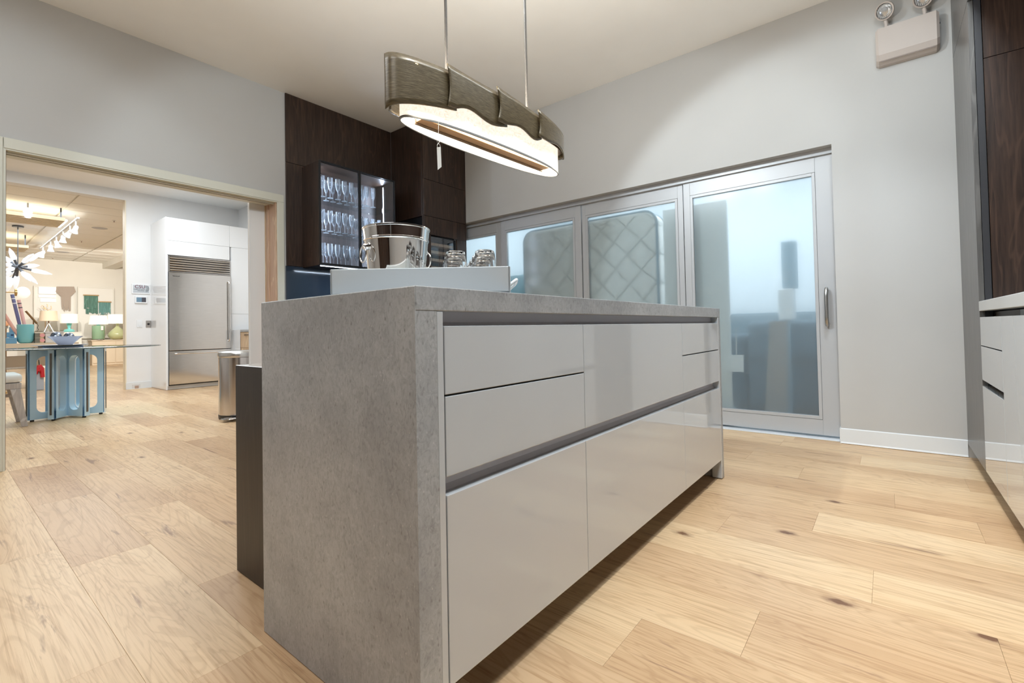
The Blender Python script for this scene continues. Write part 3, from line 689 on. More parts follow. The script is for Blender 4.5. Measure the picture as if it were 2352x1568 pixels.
bx('light_strip', LED, gc, o, KX1-.0215, KX1-.0185, 4.205, 4.213, KZ0+.03, KZ1-.04)
bx('light_strip', LED, gc, o, KX0+.0185, KX0+.0215, 4.205, 4.213, KZ0+.03, KZ1-.04)
bx('light_strip', LED, gc, o, KX0+.04, KX1-.04, 4.10, 4.108, KZ0-.003, KZ0-.0005)
area((KX1-.028, 4.21, (KZ0+KZ1)/2), .02, 8, (.72, .84, 1), rot=(0, PI/2, 0), sy=.01)
bpy.context.scene.objects[-1].data.shape = 'RECTANGLE'; bpy.context.scene.objects[-1].data.size = .9; bpy.context.scene.objects[-1].data.size_y = .01
area((KX0+.028, 4.21, (KZ0+KZ1)/2), .9, 8, (.72, .84, 1), rot=(0, -PI/2, 0), sy=.01)
area((2.68, 4.11, KZ0-.008), .75, 2.2, (.62, .78, 1), sy=.01)
# flutes
fp = [(.027, 0), (.0265, .0015), (.006, .005), (.0035, .012), (.0033, .062), (.0065, .075), (.0150, .092), (.0205, .120), (.0225, .150), (.0215, .195), (.0207, .195), (.0215, .150), (.0195, .121), (.0140, .094), (.0001, .082)]
flt = MB().lathe((0, 0, 0), fp, 18, cap0=False, cap1=False).build('champagne_flute', FLUTE, smooth=50)
ords = ['first', 'second', 'third', 'fourth', 'fifth', 'sixth', 'seventh', 'eighth', 'ninth', 'tenth', 'eleventh', 'twelfth']
first = True
for zi, (z, shelf) in enumerate(((KZ0+.0183, 'bottom shelf'), (1.7852, 'middle shelf'), (2.1002, 'top shelf'))):
    cols = [2.326+.076*i for i in range(5)] + [2.728+.076*i for i in range({0: 4, 1: 4, 2: 3}[zi])]
    for ri, (y, rn) in enumerate(((4.095, 'front'), (4.200, 'back'))):
        for ci, x in enumerate(cols):
            if zi == 2 and ri == 1 and ci > 6: continue
            ob = flt if first else flt.copy()
            if not first: C.objects.link(ob)
            first = False
            ob.location = (x+random.uniform(-.006, .006)+.018*ri, y+random.uniform(-.008, .008), z)
            ob.rotation_euler = (0, 0, random.uniform(0, 6))
            tag(ob, 'champagne flute, %s from the left in the %s row on the %s' % (ords[ci], rn, shelf), 'champagne flute', 'champagne flutes in the lit wall cabinet')
# base cabinets and worktop below
bc = thing('base_cabinet', 'dark base cabinet run under the blue-tinted splashback', 'cabinet', (2.7, 4.05, 0)); o = bc.location
bx('body', DWOOD2, bc, o, 2.112, 3.300, 3.775, YW-.001, .10, .879)
for i in range(2): bx('door', DWOOD, bc, o, 2.112+.594*i+.001, 2.706+.594*i-.001, 3.752, 3.774, .10, .876, bev=.001)
bx('worktop', pm('dark_worktop', (.03, .035, .045), .25), bc, o, 2.105, 3.304, 3.745, YW-.001, .880, .920, bev=.002)
bx('plinth', BLACK, bc, o, 2.12, 3.29, 3.80, 4.3, .003, .10)

# ================================================================== RIGHT HAND UNITS
RY = -.3576; PX = 3.27; ZU = 2.43
tp = thing('tall_end_unit', 'tall grey veneer cabinet at the right end of the grey wall', 'cabinet', (3.6, -.6, 0)); o = tp.location
bx('door', GREYW, tp, o, PX, XB-.012, RY-.02, RY, .083, ZU-.002, bev=.001)
bx('upper_door', GREYW, tp, o, PX, XB-.012, RY-.02, RY, ZU+.003, HC-.004, bev=.001)
bx('wall_filler', DWOOD2, tp, o, XB-.0115, XB-.001, RY-.03, RY-.004, .083, HC-.004)
bx('edge_strip', pm('dark_edge', (.030, .030, .034), .45), tp, o, PX-.001, PX+.018, RY-.046, RY-.0215, .083, ZU-.002)
bx('side_panel', DWOOD, tp, o, PX, PX+.018, YF+.002, RY-.050, .083, 2.120, bev=.001)
bx('side_panel', DWOOD, tp, o, PX, PX+.018, YF+.002, RY-.050, 2.123, ZU-.002, bev=.001)
bx('carcass', BLACK, tp, o, PX+.019, XB-.013, YF+.002, RY-.047, .083, HC-.01)
bx('plinth', DWOOD2, tp, o, PX, XB-.012, -.88, -.42, .003, .082)
uc = thing('upper_wall_cabinet', 'dark upper cabinet above the worktop, at the top right corner', 'wall cabinet', (2.4, -.6, 2.2)); o = uc.location
bx('body', pm('black_laminate', (.015, .014, .014), .5), uc, o, -2.15, PX-.002, YF+.002, RY-.022, ZU, HC-.004)
bx('back_panel', DWOOD, uc, o, -2.15, PX-.002, YF+.002, YF+.014, .925, ZU-.002)
for i in range(8): bx('door', GREYW, uc, o, -2.15+.6775*i, -2.15+.6775*(i+1)-.003, RY-.02, RY, ZU+.003, HC-.004, bev=.001)
rc = thing('right_base_units', 'glossy pale grey base units with grip channels along the right side', 'cabinet', (2.2, -.66, 0)); o = rc.location
RX = [2.722, 2.05, 1.45, .85, .25, -.55, -1.35, -2.15]
bx('carcass', pm('carcass_grey', (.50, .50, .49), .5), rc, o, -2.14, 2.718, YF+.002, RY-.055, .084, .868)
bx('carcass', pm('carcass_brown', (.12, .095, .075), .5), rc, o, 2.7185, PX-.003, YF+.002, RY-.055, .084, .868)
bx('grip_channel', pm('brown_channel', (.16, .135, .11), .4), rc, o, -2.14, PX-.003, RY-.054, RY-.022, .838, .842)
bx('grip_channel', pm('brown_channel', (.16, .135, .11), .4), rc, o, 2.724, PX-.003, RY-.054, RY-.021, .497, .503)
front('drawer', 2.723, PX-.001, .704, .843, rc, RY, o, -1); front('drawer', 2.723, PX-.001, .534, .700, rc, RY, o, -1); front('drawer', 2.723, PX-.001, .084, .504, rc, RY, o, -1)
for i in range(7): front('door', RX[i+1]+.001, RX[i]-.0005, .084, .843, rc, RY, o, -1)
bx('plinth', DWOOD2, rc, o, -2.14, PX, -.88, -.42, .003, .083)
bx('worktop', pm('pale_stone', (.60, .61, .60), .3), rc, o, -2.15, PX-.002, YF+.002, RY+.002, .873, .921, bev=.002)

# ================================================================== EMERGENCY LIGHT
el = thing('emergency_light', 'beige emergency light unit with two round lamp heads high on the wall', 'emergency light', (XB, -.145, 2.6)); o = el.location
EM = pm('beige_plastic', (.52, .465, .43), .45)
y0, y1 = .010, -.300
b = MB(o); xf, xbk = XB-.080, XB-.001
prof = [(xbk, 2.502), (xbk, 2.730), (XB-.062, 2.738), (xf, 2.730), (xf, 2.556), (XB-.066, 2.522), (XB-.03, 2.504)]
def ins(p, d): return [(xbk if abs(x-xbk) < 1e-6 else x+d, z+(d if z < 2.6 else -d)) for x, z in p]
b.loft([[(x, y1, z) for x, z in ins(prof, .012)], [(x, y1+.014, z) for x, z in prof], [(x, y0-.014, z) for x, z in prof], [(x, y0, z) for x, z in ins(prof, .012)]], True, True, True)
b.build('housing', EM, el)
bx('seam', pm('beige_seam', (.34, .29, .27), .6), el, o, XB-.0665, XB-.064, y1+.02, y0-.02, 2.516, 2.519)
for y in (-.048, -.236):
    nk = MB(o).tube([(XB-.045, y, 2.735), (XB-.05, y, 2.760), (XB-.055, y+.004, 2.78)], .011, 10).build('neck', EM, el, 50)
    dirv = Vector((-.80, .42, -.42)).normalized(); q = dirv.to_track_quat('Z', 'Y').to_matrix().to_4x4(); q.translation = Vector((XB-.075, y+.004, 2.835))-Vector(o)
    hd = MB(); hd.lathe((0, 0, 0), [(.018, -.035), (.040, -.028), (.050, -.004), (.0535, .002), (.0535, .012), (.046, .014), (.045, .006)], 28, cap0=True, cap1=False)
    hd = hd.build('lamp_head', EM, el, 45); hd.matrix_local = q
    ln = MB().lathe((0, 0, 0), [(.045, .004), (.040, .010), (.025, .014), (.0001, .0155)], 28, cap0=False, cap1=False)
    lm = pm('lens_glass', (.62, .64, .66), .12, .7)
    l2 = ln.build('lens', lm, hd, 60)
    rb = MB()
    for i in range(9):
        x = -.036+.009*i; hh = math.sqrt(max(.0001, .044**2-x*x)); rb.box(x-.001, x+.001, -hh*.9, hh*.9, .0085, .0135)
    rb.build('lens_ribs', pm('rib_glass', (.75, .77, .78), .2, .3), hd)
bx('switch', BLACK, el, o, XB-.05, XB-.045, y1-.006, y1, 2.655, 2.665)

# ceiling sprinklers
def sprinkler(loc, lab):
    s = thing('sprinkler', lab, 'sprinkler', loc)
    MB().lathe((0, 0, 0), [(.030, 0), (.028, -.006), (.012, -.008)], 18).build('escutcheon', pm('white_metal', (.72, .70, .66), .4), s, 40)
    MB().lathe((0, 0, 0), [(.006, -.008), (.006, -.03), (.016, -.032), (.016, -.034)], 12).build('deflector', pm('brass_dull', (.32, .20, .16), .4, .6), s, 40)


# ================================================================== KITCHEN BEYOND THE OPENING
def at(u, v, ax, val):
    """world point seen at photo pixel (u, v) lying in the plane coordinate[ax] = val"""
    d = F_ + R3*((u-1176-SX)/FPX) - V3*((v-784-SY)/FPX); c = Vector((0, 0, CH))
    return c + d*((val-c[ax])/d[ax])
KF = 8.55
fc = thing('fridge_housing', 'tall white gloss cabinet wall around the built-in steel fridge', 'cabinet', (2.95, 9.0, 0)); o = fc.location
bx('side_panel', LACW, fc, o, 2.298, 2.318, KF, YK-.001, .004, 2.640, bev=.001)
bx('filler', LACW, fc, o, 2.3185, 2.327, KF, KF+.02, .06, 2.06)
for x0, x1 in ((2.319, 3.189), (3.192, 3.600)):
    bx('door', LACW, fc, o, x0, x1, KF, KF+.02, 2.288, 2.638, bev=.001)
bx('door', LACW, fc, o, 2.319, 3.189, KF, KF+.02, 2.064, 2.285, bev=.001)
bx('door', LACW, fc, o, 3.218, 3.600, KF, KF+.02, 1.17, 2.285, bev=.001); bx('door', LACW, fc, o, 3.218, 3.600, KF, KF+.02, .065, 1.167, bev=.001)
bx('filler', LACW, fc, o, 3.205, 3.2165, KF, KF+.02, .065, 2.06)
bx('top_panel', LACW, fc, o, 2.319, 3.600, KF+.021, YK-.001, 2.62, 2.640)
bx('carcass', LACW, fc, o, 3.207, 3.600, KF+.021, YK-.001, .065, 2.62)
bx('plinth', pm('plinth_pale', (.62, .60, .58), .4), fc, o, 2.319, 3.600, KF+.03, KF+.05, .004, .060)
fr = thing('refrigerator', 'stainless steel built-in refrigerator with bottom freezer drawer and louvred top grille', 'refrigerator', (2.765, 8.9, 0)); o = fr.location
bx('body', BLACK, fr, o, 2.330, 3.200, KF+.022, YK-.05, .062, 2.055)
bx('door', STEEL, fr, o, 2.332, 3.196, KF-.022, KF+.02, .598, 1.798, bev=.004, seg=2)
bx('freezer_drawer', STEEL, fr, o, 2.332, 3.196, KF-.022, KF+.02, .080, .588, bev=.004, seg=2)
g = MB(o); g.box(2.330, 3.198, KF-.002, KF+.02, 2.040, 2.055); g.box(2.330, 3.198, KF-.002, KF+.02, 1.806, 1.816); g.box(2.330, 2.350, KF-.002, KF+.02, 1.816, 2.04); g.box(3.190, 3.198, KF-.002, KF+.02, 1.816, 2.04); g.build('grille_frame', STEEL, fr)
for k in range(6):
    z = 1.822+.0365*k
    s_ = MB(o); s_.prism([(KF+.014, z+.001), (KF-.010, z+.004), (KF-.012, z+.010), (KF-.004, z+.028), (KF+.014, z+.034)], 'x', 2.351, 3.189); s_.build('louvre', STEEL, fr, 30)
hb = MB(o); hb.tube([(3.160, KF-.022, 1.70), (3.160, KF-.058, 1.69), (3.160, KF-.060, 1.66), (3.160, KF-.060, .76), (3.160, KF-.058, .73), (3.160, KF-.022, .72)], .011, 10); hb.build('door_handle', CHROME, fr, 50)
hb = MB(o); hb.tube([(2.40, KF-.022, .548), (2.405, KF-.054, .548), (2.43, KF-.056, .548), (3.10, KF-.056, .548), (3.125, KF-.054, .548), (3.13, KF-.022, .548)], .010, 10); hb.build('drawer_handle', CHROME, fr, 50)
eb = MB(o); eb.box(2.384, 2.470, KF-.0245, KF-.0222, 1.735, 1.741); eb.box(2.384, 2.390, KF-.0245, KF-.0222, 1.741, 1.750); eb.box(2.466, 2.470, KF-.0245, KF-.0222, 1.741, 1.747); eb.box(2.405, 2.411, KF-.0245, KF-.0222, 1.741, 1.746); eb.box(2.428, 2.434, KF-.0245, KF-.0222, 1.741, 1.745)
eb.build('emblem', BLACK, fr)
# control panels on the white wall
def wp(u, v): 
    p = at(u, v, 1, YK); return p.x, p.z
def panel(name, lab, cat, u0, v0, u1, v1, mat, th=.012):
    x0, z1 = wp(u0, v0); x1, z0 = wp(u1, v1)
    t = thing(name, lab, cat, ((x0+x1)/2, YK, (z0+z1)/2)); bx('plate', mat, t, t.location, x0, x1, YK-th, YK-.0005, z0, z1, bev=.003); return t, x0, x1, z0, z1
WP = pm('white_plate', (.80, .82, .84), .35)
t, x0, x1, z0, z1 = panel('wall_sign', 'white framed sign reading CSU with three arcs, above the touch panel', 'sign', 302, 651, 344, 676, WP)
bx('sign_face', pm('sign_grey', (.50, .54, .58), .5), t, t.location, x0+.018, x1-.014, YK-.0135, YK-.0122, z0+.02, z1-.022)
MAR = pm('maroon_ink', (.16, .03, .06), .6); INK = pm('dark_ink', (.05, .05, .055), .6)
wd = x1-x0
text('lettering', 'CSU', .074, MAR, t, (-wd*.05, -.0140, .012), (PI/2, 0, 0), align='CENTER')
text('lettering', 'CINEMA & SOUND', .0170, INK, t, (-wd*.09, -.0140, -.012), (PI/2, 0, 0), align='CENTER')
text('lettering', 'UNLIMITED', .0170, INK, t, (-wd*.01, -.0140, -.034), (PI/2, 0, 0), align='CENTER')
for r in (.020, .034, .048):
    MB().tube([(wd*.255+r*math.cos(a)*.9, -.014, .008+r*math.sin(a)) for a in [-PI/2+PI*i/14 for i in range(15)]], .0022, 5).build('arc', INK, t)
t, x0, x1, z0, z1 = panel('touch_panel', 'white framed touch screen panel under the CSU sign', 'control panel', 309, 680, 338, 697, WP, .02)
bx('screen', pm('screen_blue', (.12, .19, .25), .2, emis=(.15, .26, .36), es=.35), t, t.location, x0+.02, x0+.02+(x1-x0-.04)*.55, YK-.0225, YK-.0202, z0+.022, z1-.018)
bx('screen', pm('screen_dark', (.08, .08, .10), .2), t, t.location, x0+.02+(x1-x0-.04)*.55, x1-.02, YK-.0225, YK-.0202, z0+.022, z1-.018)
t, x0, x1, z0, z1 = panel('light_switch', 'white rocker switch plate low on the white wall', 'switch', 314, 735, 327, 752, WP, .006)
bx('rocker', WP, t, t.location, x0+.018, x1-.018, YK-.010, YK-.0062, z0+.022, z1-.02, bev=.001)
t, x0, x1, z0, z1 = panel('lock_plate', 'small stainless key switch plate beside the white rocker switch', 'switch', 335, 736, 346.5, 752, STEEL, .006)
MB(t.location).tube([((x0+x1)/2, YK-.0062, (z0+z1)/2), ((x0+x1)/2, YK-.012, (z0+z1)/2)], .016, 16).build('key_barrel', BLACK, t, 40)
t, x0, x1, z0, z1 = panel('wall_socket', 'grey outlet plate set in the skirting below the switches', 'socket', 303, 882, 322, 892.5, pm('plate_grey', (.66, .66, .67), .4), .016)
bx('outlet', pm('outlet_brown', (.42, .30, .24), .5), t, t.location, (x0+x1)/2-.02, (x0+x1)/2+.03, YK-.018, YK-.0162, z0+.012, z0+.055)
# light oak drawer cabinet seen beside the fridge wall
dc = thing('drawer_cabinet', 'light oak drawer unit with grey stone top beside the white fridge wall', 'cabinet', (3.35, 8.4, 0)); o = dc.location
x0 = max(3.235, at(546, 790, 1, 8.26).x); zt = at(555, 757, 1, 8.26).z
bx('body', LIGHTW, dc, o, x0, 3.60, 8.281, 8.54, .08, zt-.035)
hgt = (zt-.035-.08)/3
for i in range(3):
    for x_a, x_b in ((x0, x0+.20), (x0+.202, 3.60)):
        d = bx('drawer', LIGHTW, dc, o, x_a+.001, x_b-.001, 8.26, 8.280, .08+hgt*i+.002, .08+hgt*(i+1)-.002, bev=.001)
        MB(o).box((x_a+x_b)/2-.05, (x_a+x_b)/2+.05, 8.238, 8.248, .08+hgt*(i+1)-.055, .08+hgt*(i+1)-.045).build('pull', BLKMET, d)
bx('worktop', QUARTZ, dc, o, x0-.012, 3.61, 8.25, 8.54, zt-.034, zt, bev=.001)
bx('end_panel', LACW, dc, o, x0-.014, x0-.0125, 8.24, 8.54, .003, zt, bev=.001)
# stainless pedal bin
bn = thing('pedal_bin', 'stainless steel pedal bin standing behind the dark wood counter', 'trash bin', (1.985, 5.12, 0), math.radians(-30)); 
def dshape(hw, dp, n=20):   # D shaped outline, curved side towards the viewer (-Y)
    pts = [(-hw, dp*.45), (hw, dp*.45)]
    pts += [(hw*math.cos(a), dp*.45*0 - dp*.55*math.sin(a)) for a in [PI*i/n for i in range(n+1)]]
    return [(hw, dp*.45), (-hw, dp*.45)] + [(-hw*math.cos(a), -dp*.55*math.sin(a)) for a in [PI*i/n for i in range(n+1)]]
def drings(l): return [[(x*s, y*s, z) for x, y in dshape(.175, .34)] for s, z in l]
MB().loft(drings([(1, .045), (1, .60)]), True, True, True).build('body', m_brushed('bin_steel', (.62, .58, .56), .2, (60, 60, 1)), bn, 40)
MB().loft(drings([(1.0, .006), (1.01, .02), (1.01, .044)]), True, True, True).build('base_ring', BLACK, bn, 40)
MB().loft(drings([(1.02, .602), (1.045, .612), (1.045, .640), (1.02, .652), (.90, .664), (.80, .660)]), True, True, True).build('lid', pm('bin_lid', (.60, .59, .57), .25, .9), bn, 40)
pdl = MB(); pdl.lathe((-.04, -.255, .0), [(.001, .016), (.055, .018), (.075, .026), (.070, .034), (.03, .040), (.001, .041)], 20, 1, .62, False, False); pdl.build('pedal', CHROME, bn, 50)
MB().tube([(-.03, -.16, .024), (-.04, -.22, .026)], .012, 8).build('pedal_arm', BLACK, bn)

# ------------------------------------------------------------------ glass table with star base
BL = pm('pale_blue_lacquer', (.52, .73, .90), .22, coat=.3)
TCX, TCY = .945, 6.74
tb = thing('dining_table', 'glass topped table on a pale blue star-shaped base with rounded slots', 'table', (TCX, TCY, 0))
def fin(ang, R=.335, th=.050, H=.712):
    # slab from centre outward, with rounded slot, in the (r, z) plane
    out = [(.02, .018), (R, .018), (R, H), (.02, H)]
    n = 10; a0, a1, z0, z1 = .065, R-.065, .080, .645; r = min(.06, (a1-a0)/2-.002)
    slot = []
    for cx, cz, s in ((a1-r, z0+r, -PI/2), (a1-r, z1-r, 0), (a0+r, z1-r, PI/2), (a0+r, z0+r, PI)):
        slot += [(cx+r*math.cos(s+PI/2*i/n), cz+r*math.sin(s+PI/2*i/n)) for i in range(n+1)]
    b = MB(); bm = b.bm
    m = len(slot)
    def outer_pt(u, v):   # project slot point radially to outer rectangle
        cx, cz = (a0+a1)/2, (z0+z1)/2; dx, dz = u-cx, v-cz
        s = min(((R-cx)/dx if dx > 1e-9 else (.02-cx)/dx if dx < -1e-9 else 1e9), ((H-cz)/dz if dz > 1e-9 else (.018-cz)/dz if dz < -1e-9 else 1e9))
        return (cx+dx*s, cz+dz*s)
    # add exact corners
    cx, cz = (a0+a1)/2, (z0+z1)/2
    pts = [(p, outer_pt(*p)) for p in slot]
    ca, sa = math.cos(ang), math.sin(ang)
    def W(r_, t, z): return Vector((r_*ca - t*sa, r_*sa + t*ca, z))
    corners = [(R, .018), (R, H), (.02, H), (.02, .018)]
    for sgn in (-1, 1):
        vi = [bm.verts.new(W(p[0], sgn*th/2, p[1])) for p, q in pts]; vo = [bm.verts.new(W(q[0], sgn*th/2, q[1])) for p, q in pts]
        for i in range(m):
            j = (i+1) % m
            if (vi[i].co-vi[j].co).length < 1e-7: continue
            q0, q1 = pts[i][1], pts[j][1]; cc = None
            if abs(q0[0]-q1[0]) > 1e-6 and abs(q0[1]-q1[1]) > 1e-6:
                for c_ in corners:
                    if (abs(c_[0]-q0[0]) < 1e-6 or abs(c_[1]-q0[1]) < 1e-6) and (abs(c_[0]-q1[0]) < 1e-6 or abs(c_[1]-q1[1]) < 1e-6): cc = c_
            f = [vi[i], vi[j], vo[j]] + ([bm.verts.new(W(cc[0], sgn*th/2, cc[1]))] if cc else []) + [vo[i]]
            bm.faces.new(f)
    # slot wall and outer wall
    a = [bm.verts.new(W(p[0], -th/2, p[1])) for p in slot]; c = [bm.verts.new(W(p[0], th/2, p[1])) for p in slot]
    for i in range(m):
        j = (i+1) % m
        if (a[i].co-a[j].co).length > 1e-7: bm.faces.new((a[i], a[j], c[j], c[i]))
    a = [bm.verts.new(W(p[0], -th/2, p[1])) for p in corners]; c = [bm.verts.new(W(p[0], th/2, p[1])) for p in corners]
    for i in range(4): j = (i+1) % 4; bm.faces.new((a[i], a[j], c[j], c[i]))
    f = b.build('fin', BL, tb, 35)
    e = MB()
    e.loft([[W(R+.0005, t, z) for t, z in ((-.008, .06), (.008, .06), (.008, .675), (-.008, .675))], [W(R+.005, t, z) for t, z in ((-.008, .06), (.008, .06), (.008, .675), (-.008, .675))]], True, True, True)
    e.build('metal_inlay', pm('bronze_inlay', (.16, .14, .12), .35, .7), f)
    ft = MB(); p = W(R-.04, 0, 0); ft.lathe((p.x, p.y, 0), [(.016, 0), (.016, .018)], 12); ft.build('foot', BLACK, f)
for a, R_ in ((192, .31), (234, .25), (296, .27), (340, .31), (60, .27), (118, .25)): fin(math.radians(a), R_)
MB().lathe((0, 0, .018), [(.035, 0), (.035, .694)], 12).build('core', BL, tb)
MB().lathe((.12, .0, .716), [(.66, 0), (.672, .004), (.672, .008), (.66, .012)], 72).build('glass_top', m_glassthin('table_glass', (.90, .96, .95), .22), tb, 50)
MB().loft([[(.12+.672*math.cos(a), .672*math.sin(a), .7195+h_) for a in [2*PI*i/72 for i in range(72)]] for h_ in (0, .006)] + [[(.12+.6735*math.cos(a), .6735*math.sin(a), .7195+h_) for a in [2*PI*i/72 for i in range(72)]] for h_ in (.006, 0)], True).build('glass_edge', pm('green_glass_edge', (.05, .12, .12), .1, coat=.5), tb, 50)
# placemat, stacked book, bowl and ornaments
TZT = .7285
cb = at(140, 790, 1, 6.60)
bkk = tag(MB((cb.x, 6.62, TZT)).box(cb.x-.15, cb.x+.15, 6.46, 6.76, TZT, TZT+.020, bev=.002).build('magazine_stack', pm('blue_book', (.20, .28, .42), .3)), 'low blue stack of magazines under the round slate plate', 'magazines')
pl = MB(); pl.lathe((0, 0, 0), [(.17, 0), (.215, .006), (.217, .009), (.17, .005)], 40); tag(pl.build('charger_plate', pm('slate_plate', (.42, .45, .52), .3), smooth=40, loc=(cb.x, 6.62, TZT+.0205)), 'flat dark round plate under the blue bowl', 'plate')
bw = MB(); bw.lathe((0, 0, 0), [(.055, 0), (.058, .004), (.080, .030), (.112, .066), (.136, .086), (.138, .088), (.132, .087), (.108, .070), (.076, .034), (.050, .008), (.0001, .006)], 40, cap0=True, cap1=False)
tag(bw.build('fruit_bowl', pm('blue_porcelain', (.80, .86, .98), .15, coat=.5), smooth=40, loc=(.915, 6.62, TZT+.027)), 'wide pale blue bowl on the glass table', 'bowl')
def orn_mat():
    m, n, b = new('ornament_silver'); mp = mapping(n, (1, 1, 1)); v = n.nodes.new('ShaderNodeTexVoronoi'); v.inputs['Scale'].default_value = 42; n.links.new(mp.outputs[0], v.inputs['Vector'])
    r = ramp(n, [(.3, (.85, .88, .92)), (.6, (.12, .15, .20))]); n.links.new(v.outputs['Distance'], r.inputs[0]); n.links.new(r.outputs[0], b.inputs['Base Color'])
    b.inputs['Metallic'].default_value = .8; b.inputs['Roughness'].default_value = .2; bump(n, b, v.outputs['Distance'], 1, .01); return m
OM = orn_mat()
for i, (dx, dz, r, wrd) in enumerate(((-.070, .092, .044, 'left and higher'), (.028, .082, .044, 'right and lower'))):
    tag(MB().sphere((0, 0, 0), r, 24, 14).build('ornament_ball', OM, smooth=60, loc=(.915+dx, 6.62+.01*i, TZT+.027+dz)), 'textured silver ball in the blue bowl, the %s one' % wrd, 'ornament', 'silver balls in the bowl')

# bench stool at the left jamb
bs = thing('bench_stool', 'whitewashed wooden stool with white cushion at the left jamb', 'stool', (.318, 6.60, 0))
WW = m_darkwood('whitewashed_wood', (.42, .38, .37), (.60, .55, .53), .5)
cu = MB(); cu.box(-.27, .27, -.20, .20, .415, .50, bev=.032, seg=4); cu.build('cushion', pm('white_upholstery', (.88, .88, .88), .7, sheen=.3), bs, 60)
MB().tube([(-.262, -.19, .428), (.262, -.19, .428), (.262, .19, .428), (-.262, .19, .428)], .006, 6, True).build('cushion_piping', pm('white_upholstery', (.88, .88, .88), .7), bs, 60)
MB().box(-.265, .265, -.195, .195, .355, .412, bev=.004).build('seat_frame', WW, bs)
for sx in (-1, 1):
    for sy in (-1, 1):
        l = MB(); t0 = (sx*.225, sy*.165); t1 = (sx*.285, sy*.21); a, c_ = .034, .020
        l.loft([[(t1[0]-c_, t1[1]-c_, .002), (t1[0]+c_, t1[1]-c_, .002), (t1[0]+c_, t1[1]+c_, .002), (t1[0]-c_, t1[1]+c_, .002)], [(t0[0]-a, t0[1]-a, .356), (t0[0]+a, t0[1]-a, .356), (t0[0]+a, t0[1]+a, .356), (t0[0]-a, t0[1]+a, .356)]], True, True, True)
        l.build('leg', WW, bs)
MB().box(-.22, .22, -.015, .015, .27, .30, bev=.003).build('stretcher', WW, bs)

# ================================================================== SHOWROOM
YC1 = 11.6                                   # console row
def atc(u, v): return at(u, v, 1, YC1)
SAND = pm('sand_lacquer', (.74, .62, .46), .4)
cs = thing('console_table', 'long sand coloured console table behind the glass table', 'console table', (.9, YC1+.2, 0)); o = cs.location
p = atc(10, 789.5); q = atc(181, 786); zt = p.z
bx('top', SAND, cs, o, p.x-.5, q.x, YC1, YC1+.60, zt-.085, zt, bev=.003)
for x in (p.x-.45, q.x-.06): bx('leg', SAND, cs, o, x, x+.06, YC1+.03, YC1+.42, .003, zt-.086)
bx('lower_shelf', pm('rattan', (.42, .32, .22), .8), cs, o, p.x-.38, q.x-.10, YC1+.05, YC1+.40, .34, .52)
ac = thing('acrylic_side_table', 'clear acrylic side table under the console', 'side table', (atc(32, 850).x, YC1-.35, 0)); o = ac.location
ACR = m_glassthin('acrylic', (.95, .93, .88), .35, .08)
for dx in (-.16, .14): bx('leg', ACR, ac, o, o.x+dx, o.x+dx+.03, YC1-.5, YC1-.2, .003, .33)
bx('top', ACR, ac, o, o.x-.2, o.x+.2, YC1-.52, YC1-.18, .331, .351)
sc2 = (YC1*.624+.6*.781)/1080
def obj_at(u, v, y=YC1+.12): return at(u, v, 1, y)
# teal vase with gift wrap rolls
v0 = obj_at(59, 789); vr = .11
vz = thing('teal_vase', 'large teal glass vase holding rolls of wrapping paper', 'vase', (v0.x, YC1+.15, zt+.001))
MB().lathe((0, 0, 0), [(.06, 0), (.08, .008), (.100, .035), (.108, .08), (.108, .325), (.103, .327), (.102, .08), (.07, .02), (.0001, .02)], 40, cap0=True, cap1=False).build('body', pm('teal_glass', (.22, .58, .64), .25, coat=.3), vz, 40)
def roll(dx, lean, col, col2, length, lab, dy=0):
    t = thing('wrapping_roll', lab, 'wrapping paper', (v0.x+dx*.45, YC1+.15+dy, zt+.04)); 
    a = Vector((0, 0, 0)); dd = Vector((math.sin(lean), 0, math.cos(lean))); 
    MB().tube([a, dd*length], .024, 14).build('paper', pm('roll_'+lab[:6], col, .3, coat=.3), t, 50)
    for f in (.80, .90): MB().tube([dd*length*f, dd*(length*f+.018)], .0252, 14).build('band', pm('band_'+lab[:6], col2, .5), t, 50)
roll(-.10, -.42, (.85, .48, .40), (.10, .10, .12), .80, 'coral patterned wrapping roll leaning left in the teal vase')
roll(-.04, -.17, (.17, .19, .38), (.75, .78, .85), .82, 'navy blue wrapping roll standing in the teal vase', .05)
roll(.06, -.16, (.80, .50, .50), (.12, .12, .14), .72, 'pink patterned wrapping roll beside the navy one', -.05)
# blue frames and books
BB = pm('steel_blue', (.16, .36, .55), .3); ND = pm('deep_navy', (.01, .04, .13), .3)
p0, p1 = obj_at(15, 763), obj_at(32, 783)
pf = thing('framed_picture', 'steel blue framed picture leaning on the console left of the vase', 'frame', ((p0.x+p1.x)/2, YC1+.14, zt+.105)); o = pf.location
bx('frame', BB, pf, o, p0.x, p1.x+.005, YC1+.12, YC1+.15, zt+.105, p0.z, bev=.004); bx('picture', ND, pf, o, p0.x+.05, p1.x-.005, YC1+.116, YC1+.1195, zt+.135, p0.z-.035)
bx2 = tag(MB((p0.x, YC1+.1, zt)).box(p0.x-.02, p1.x+.03, YC1+.06, YC1+.30, zt+.001, zt+.10, bev=.004).build('blue_box', BB), 'flat steel blue box lying under the blue framed picture', 'box')
p2 = obj_at(34.5, 763); tag(MB((p2.x, YC1+.38, zt)).box(p2.x-.045, p2.x+.010, YC1+.31, YC1+.46, zt+.001, obj_at(34, 750).z, bev=.003).build('blue_book', pm('blue_cover', (.25, .47, .66), .35)), 'upright pale blue book beside the teal vase', 'book')
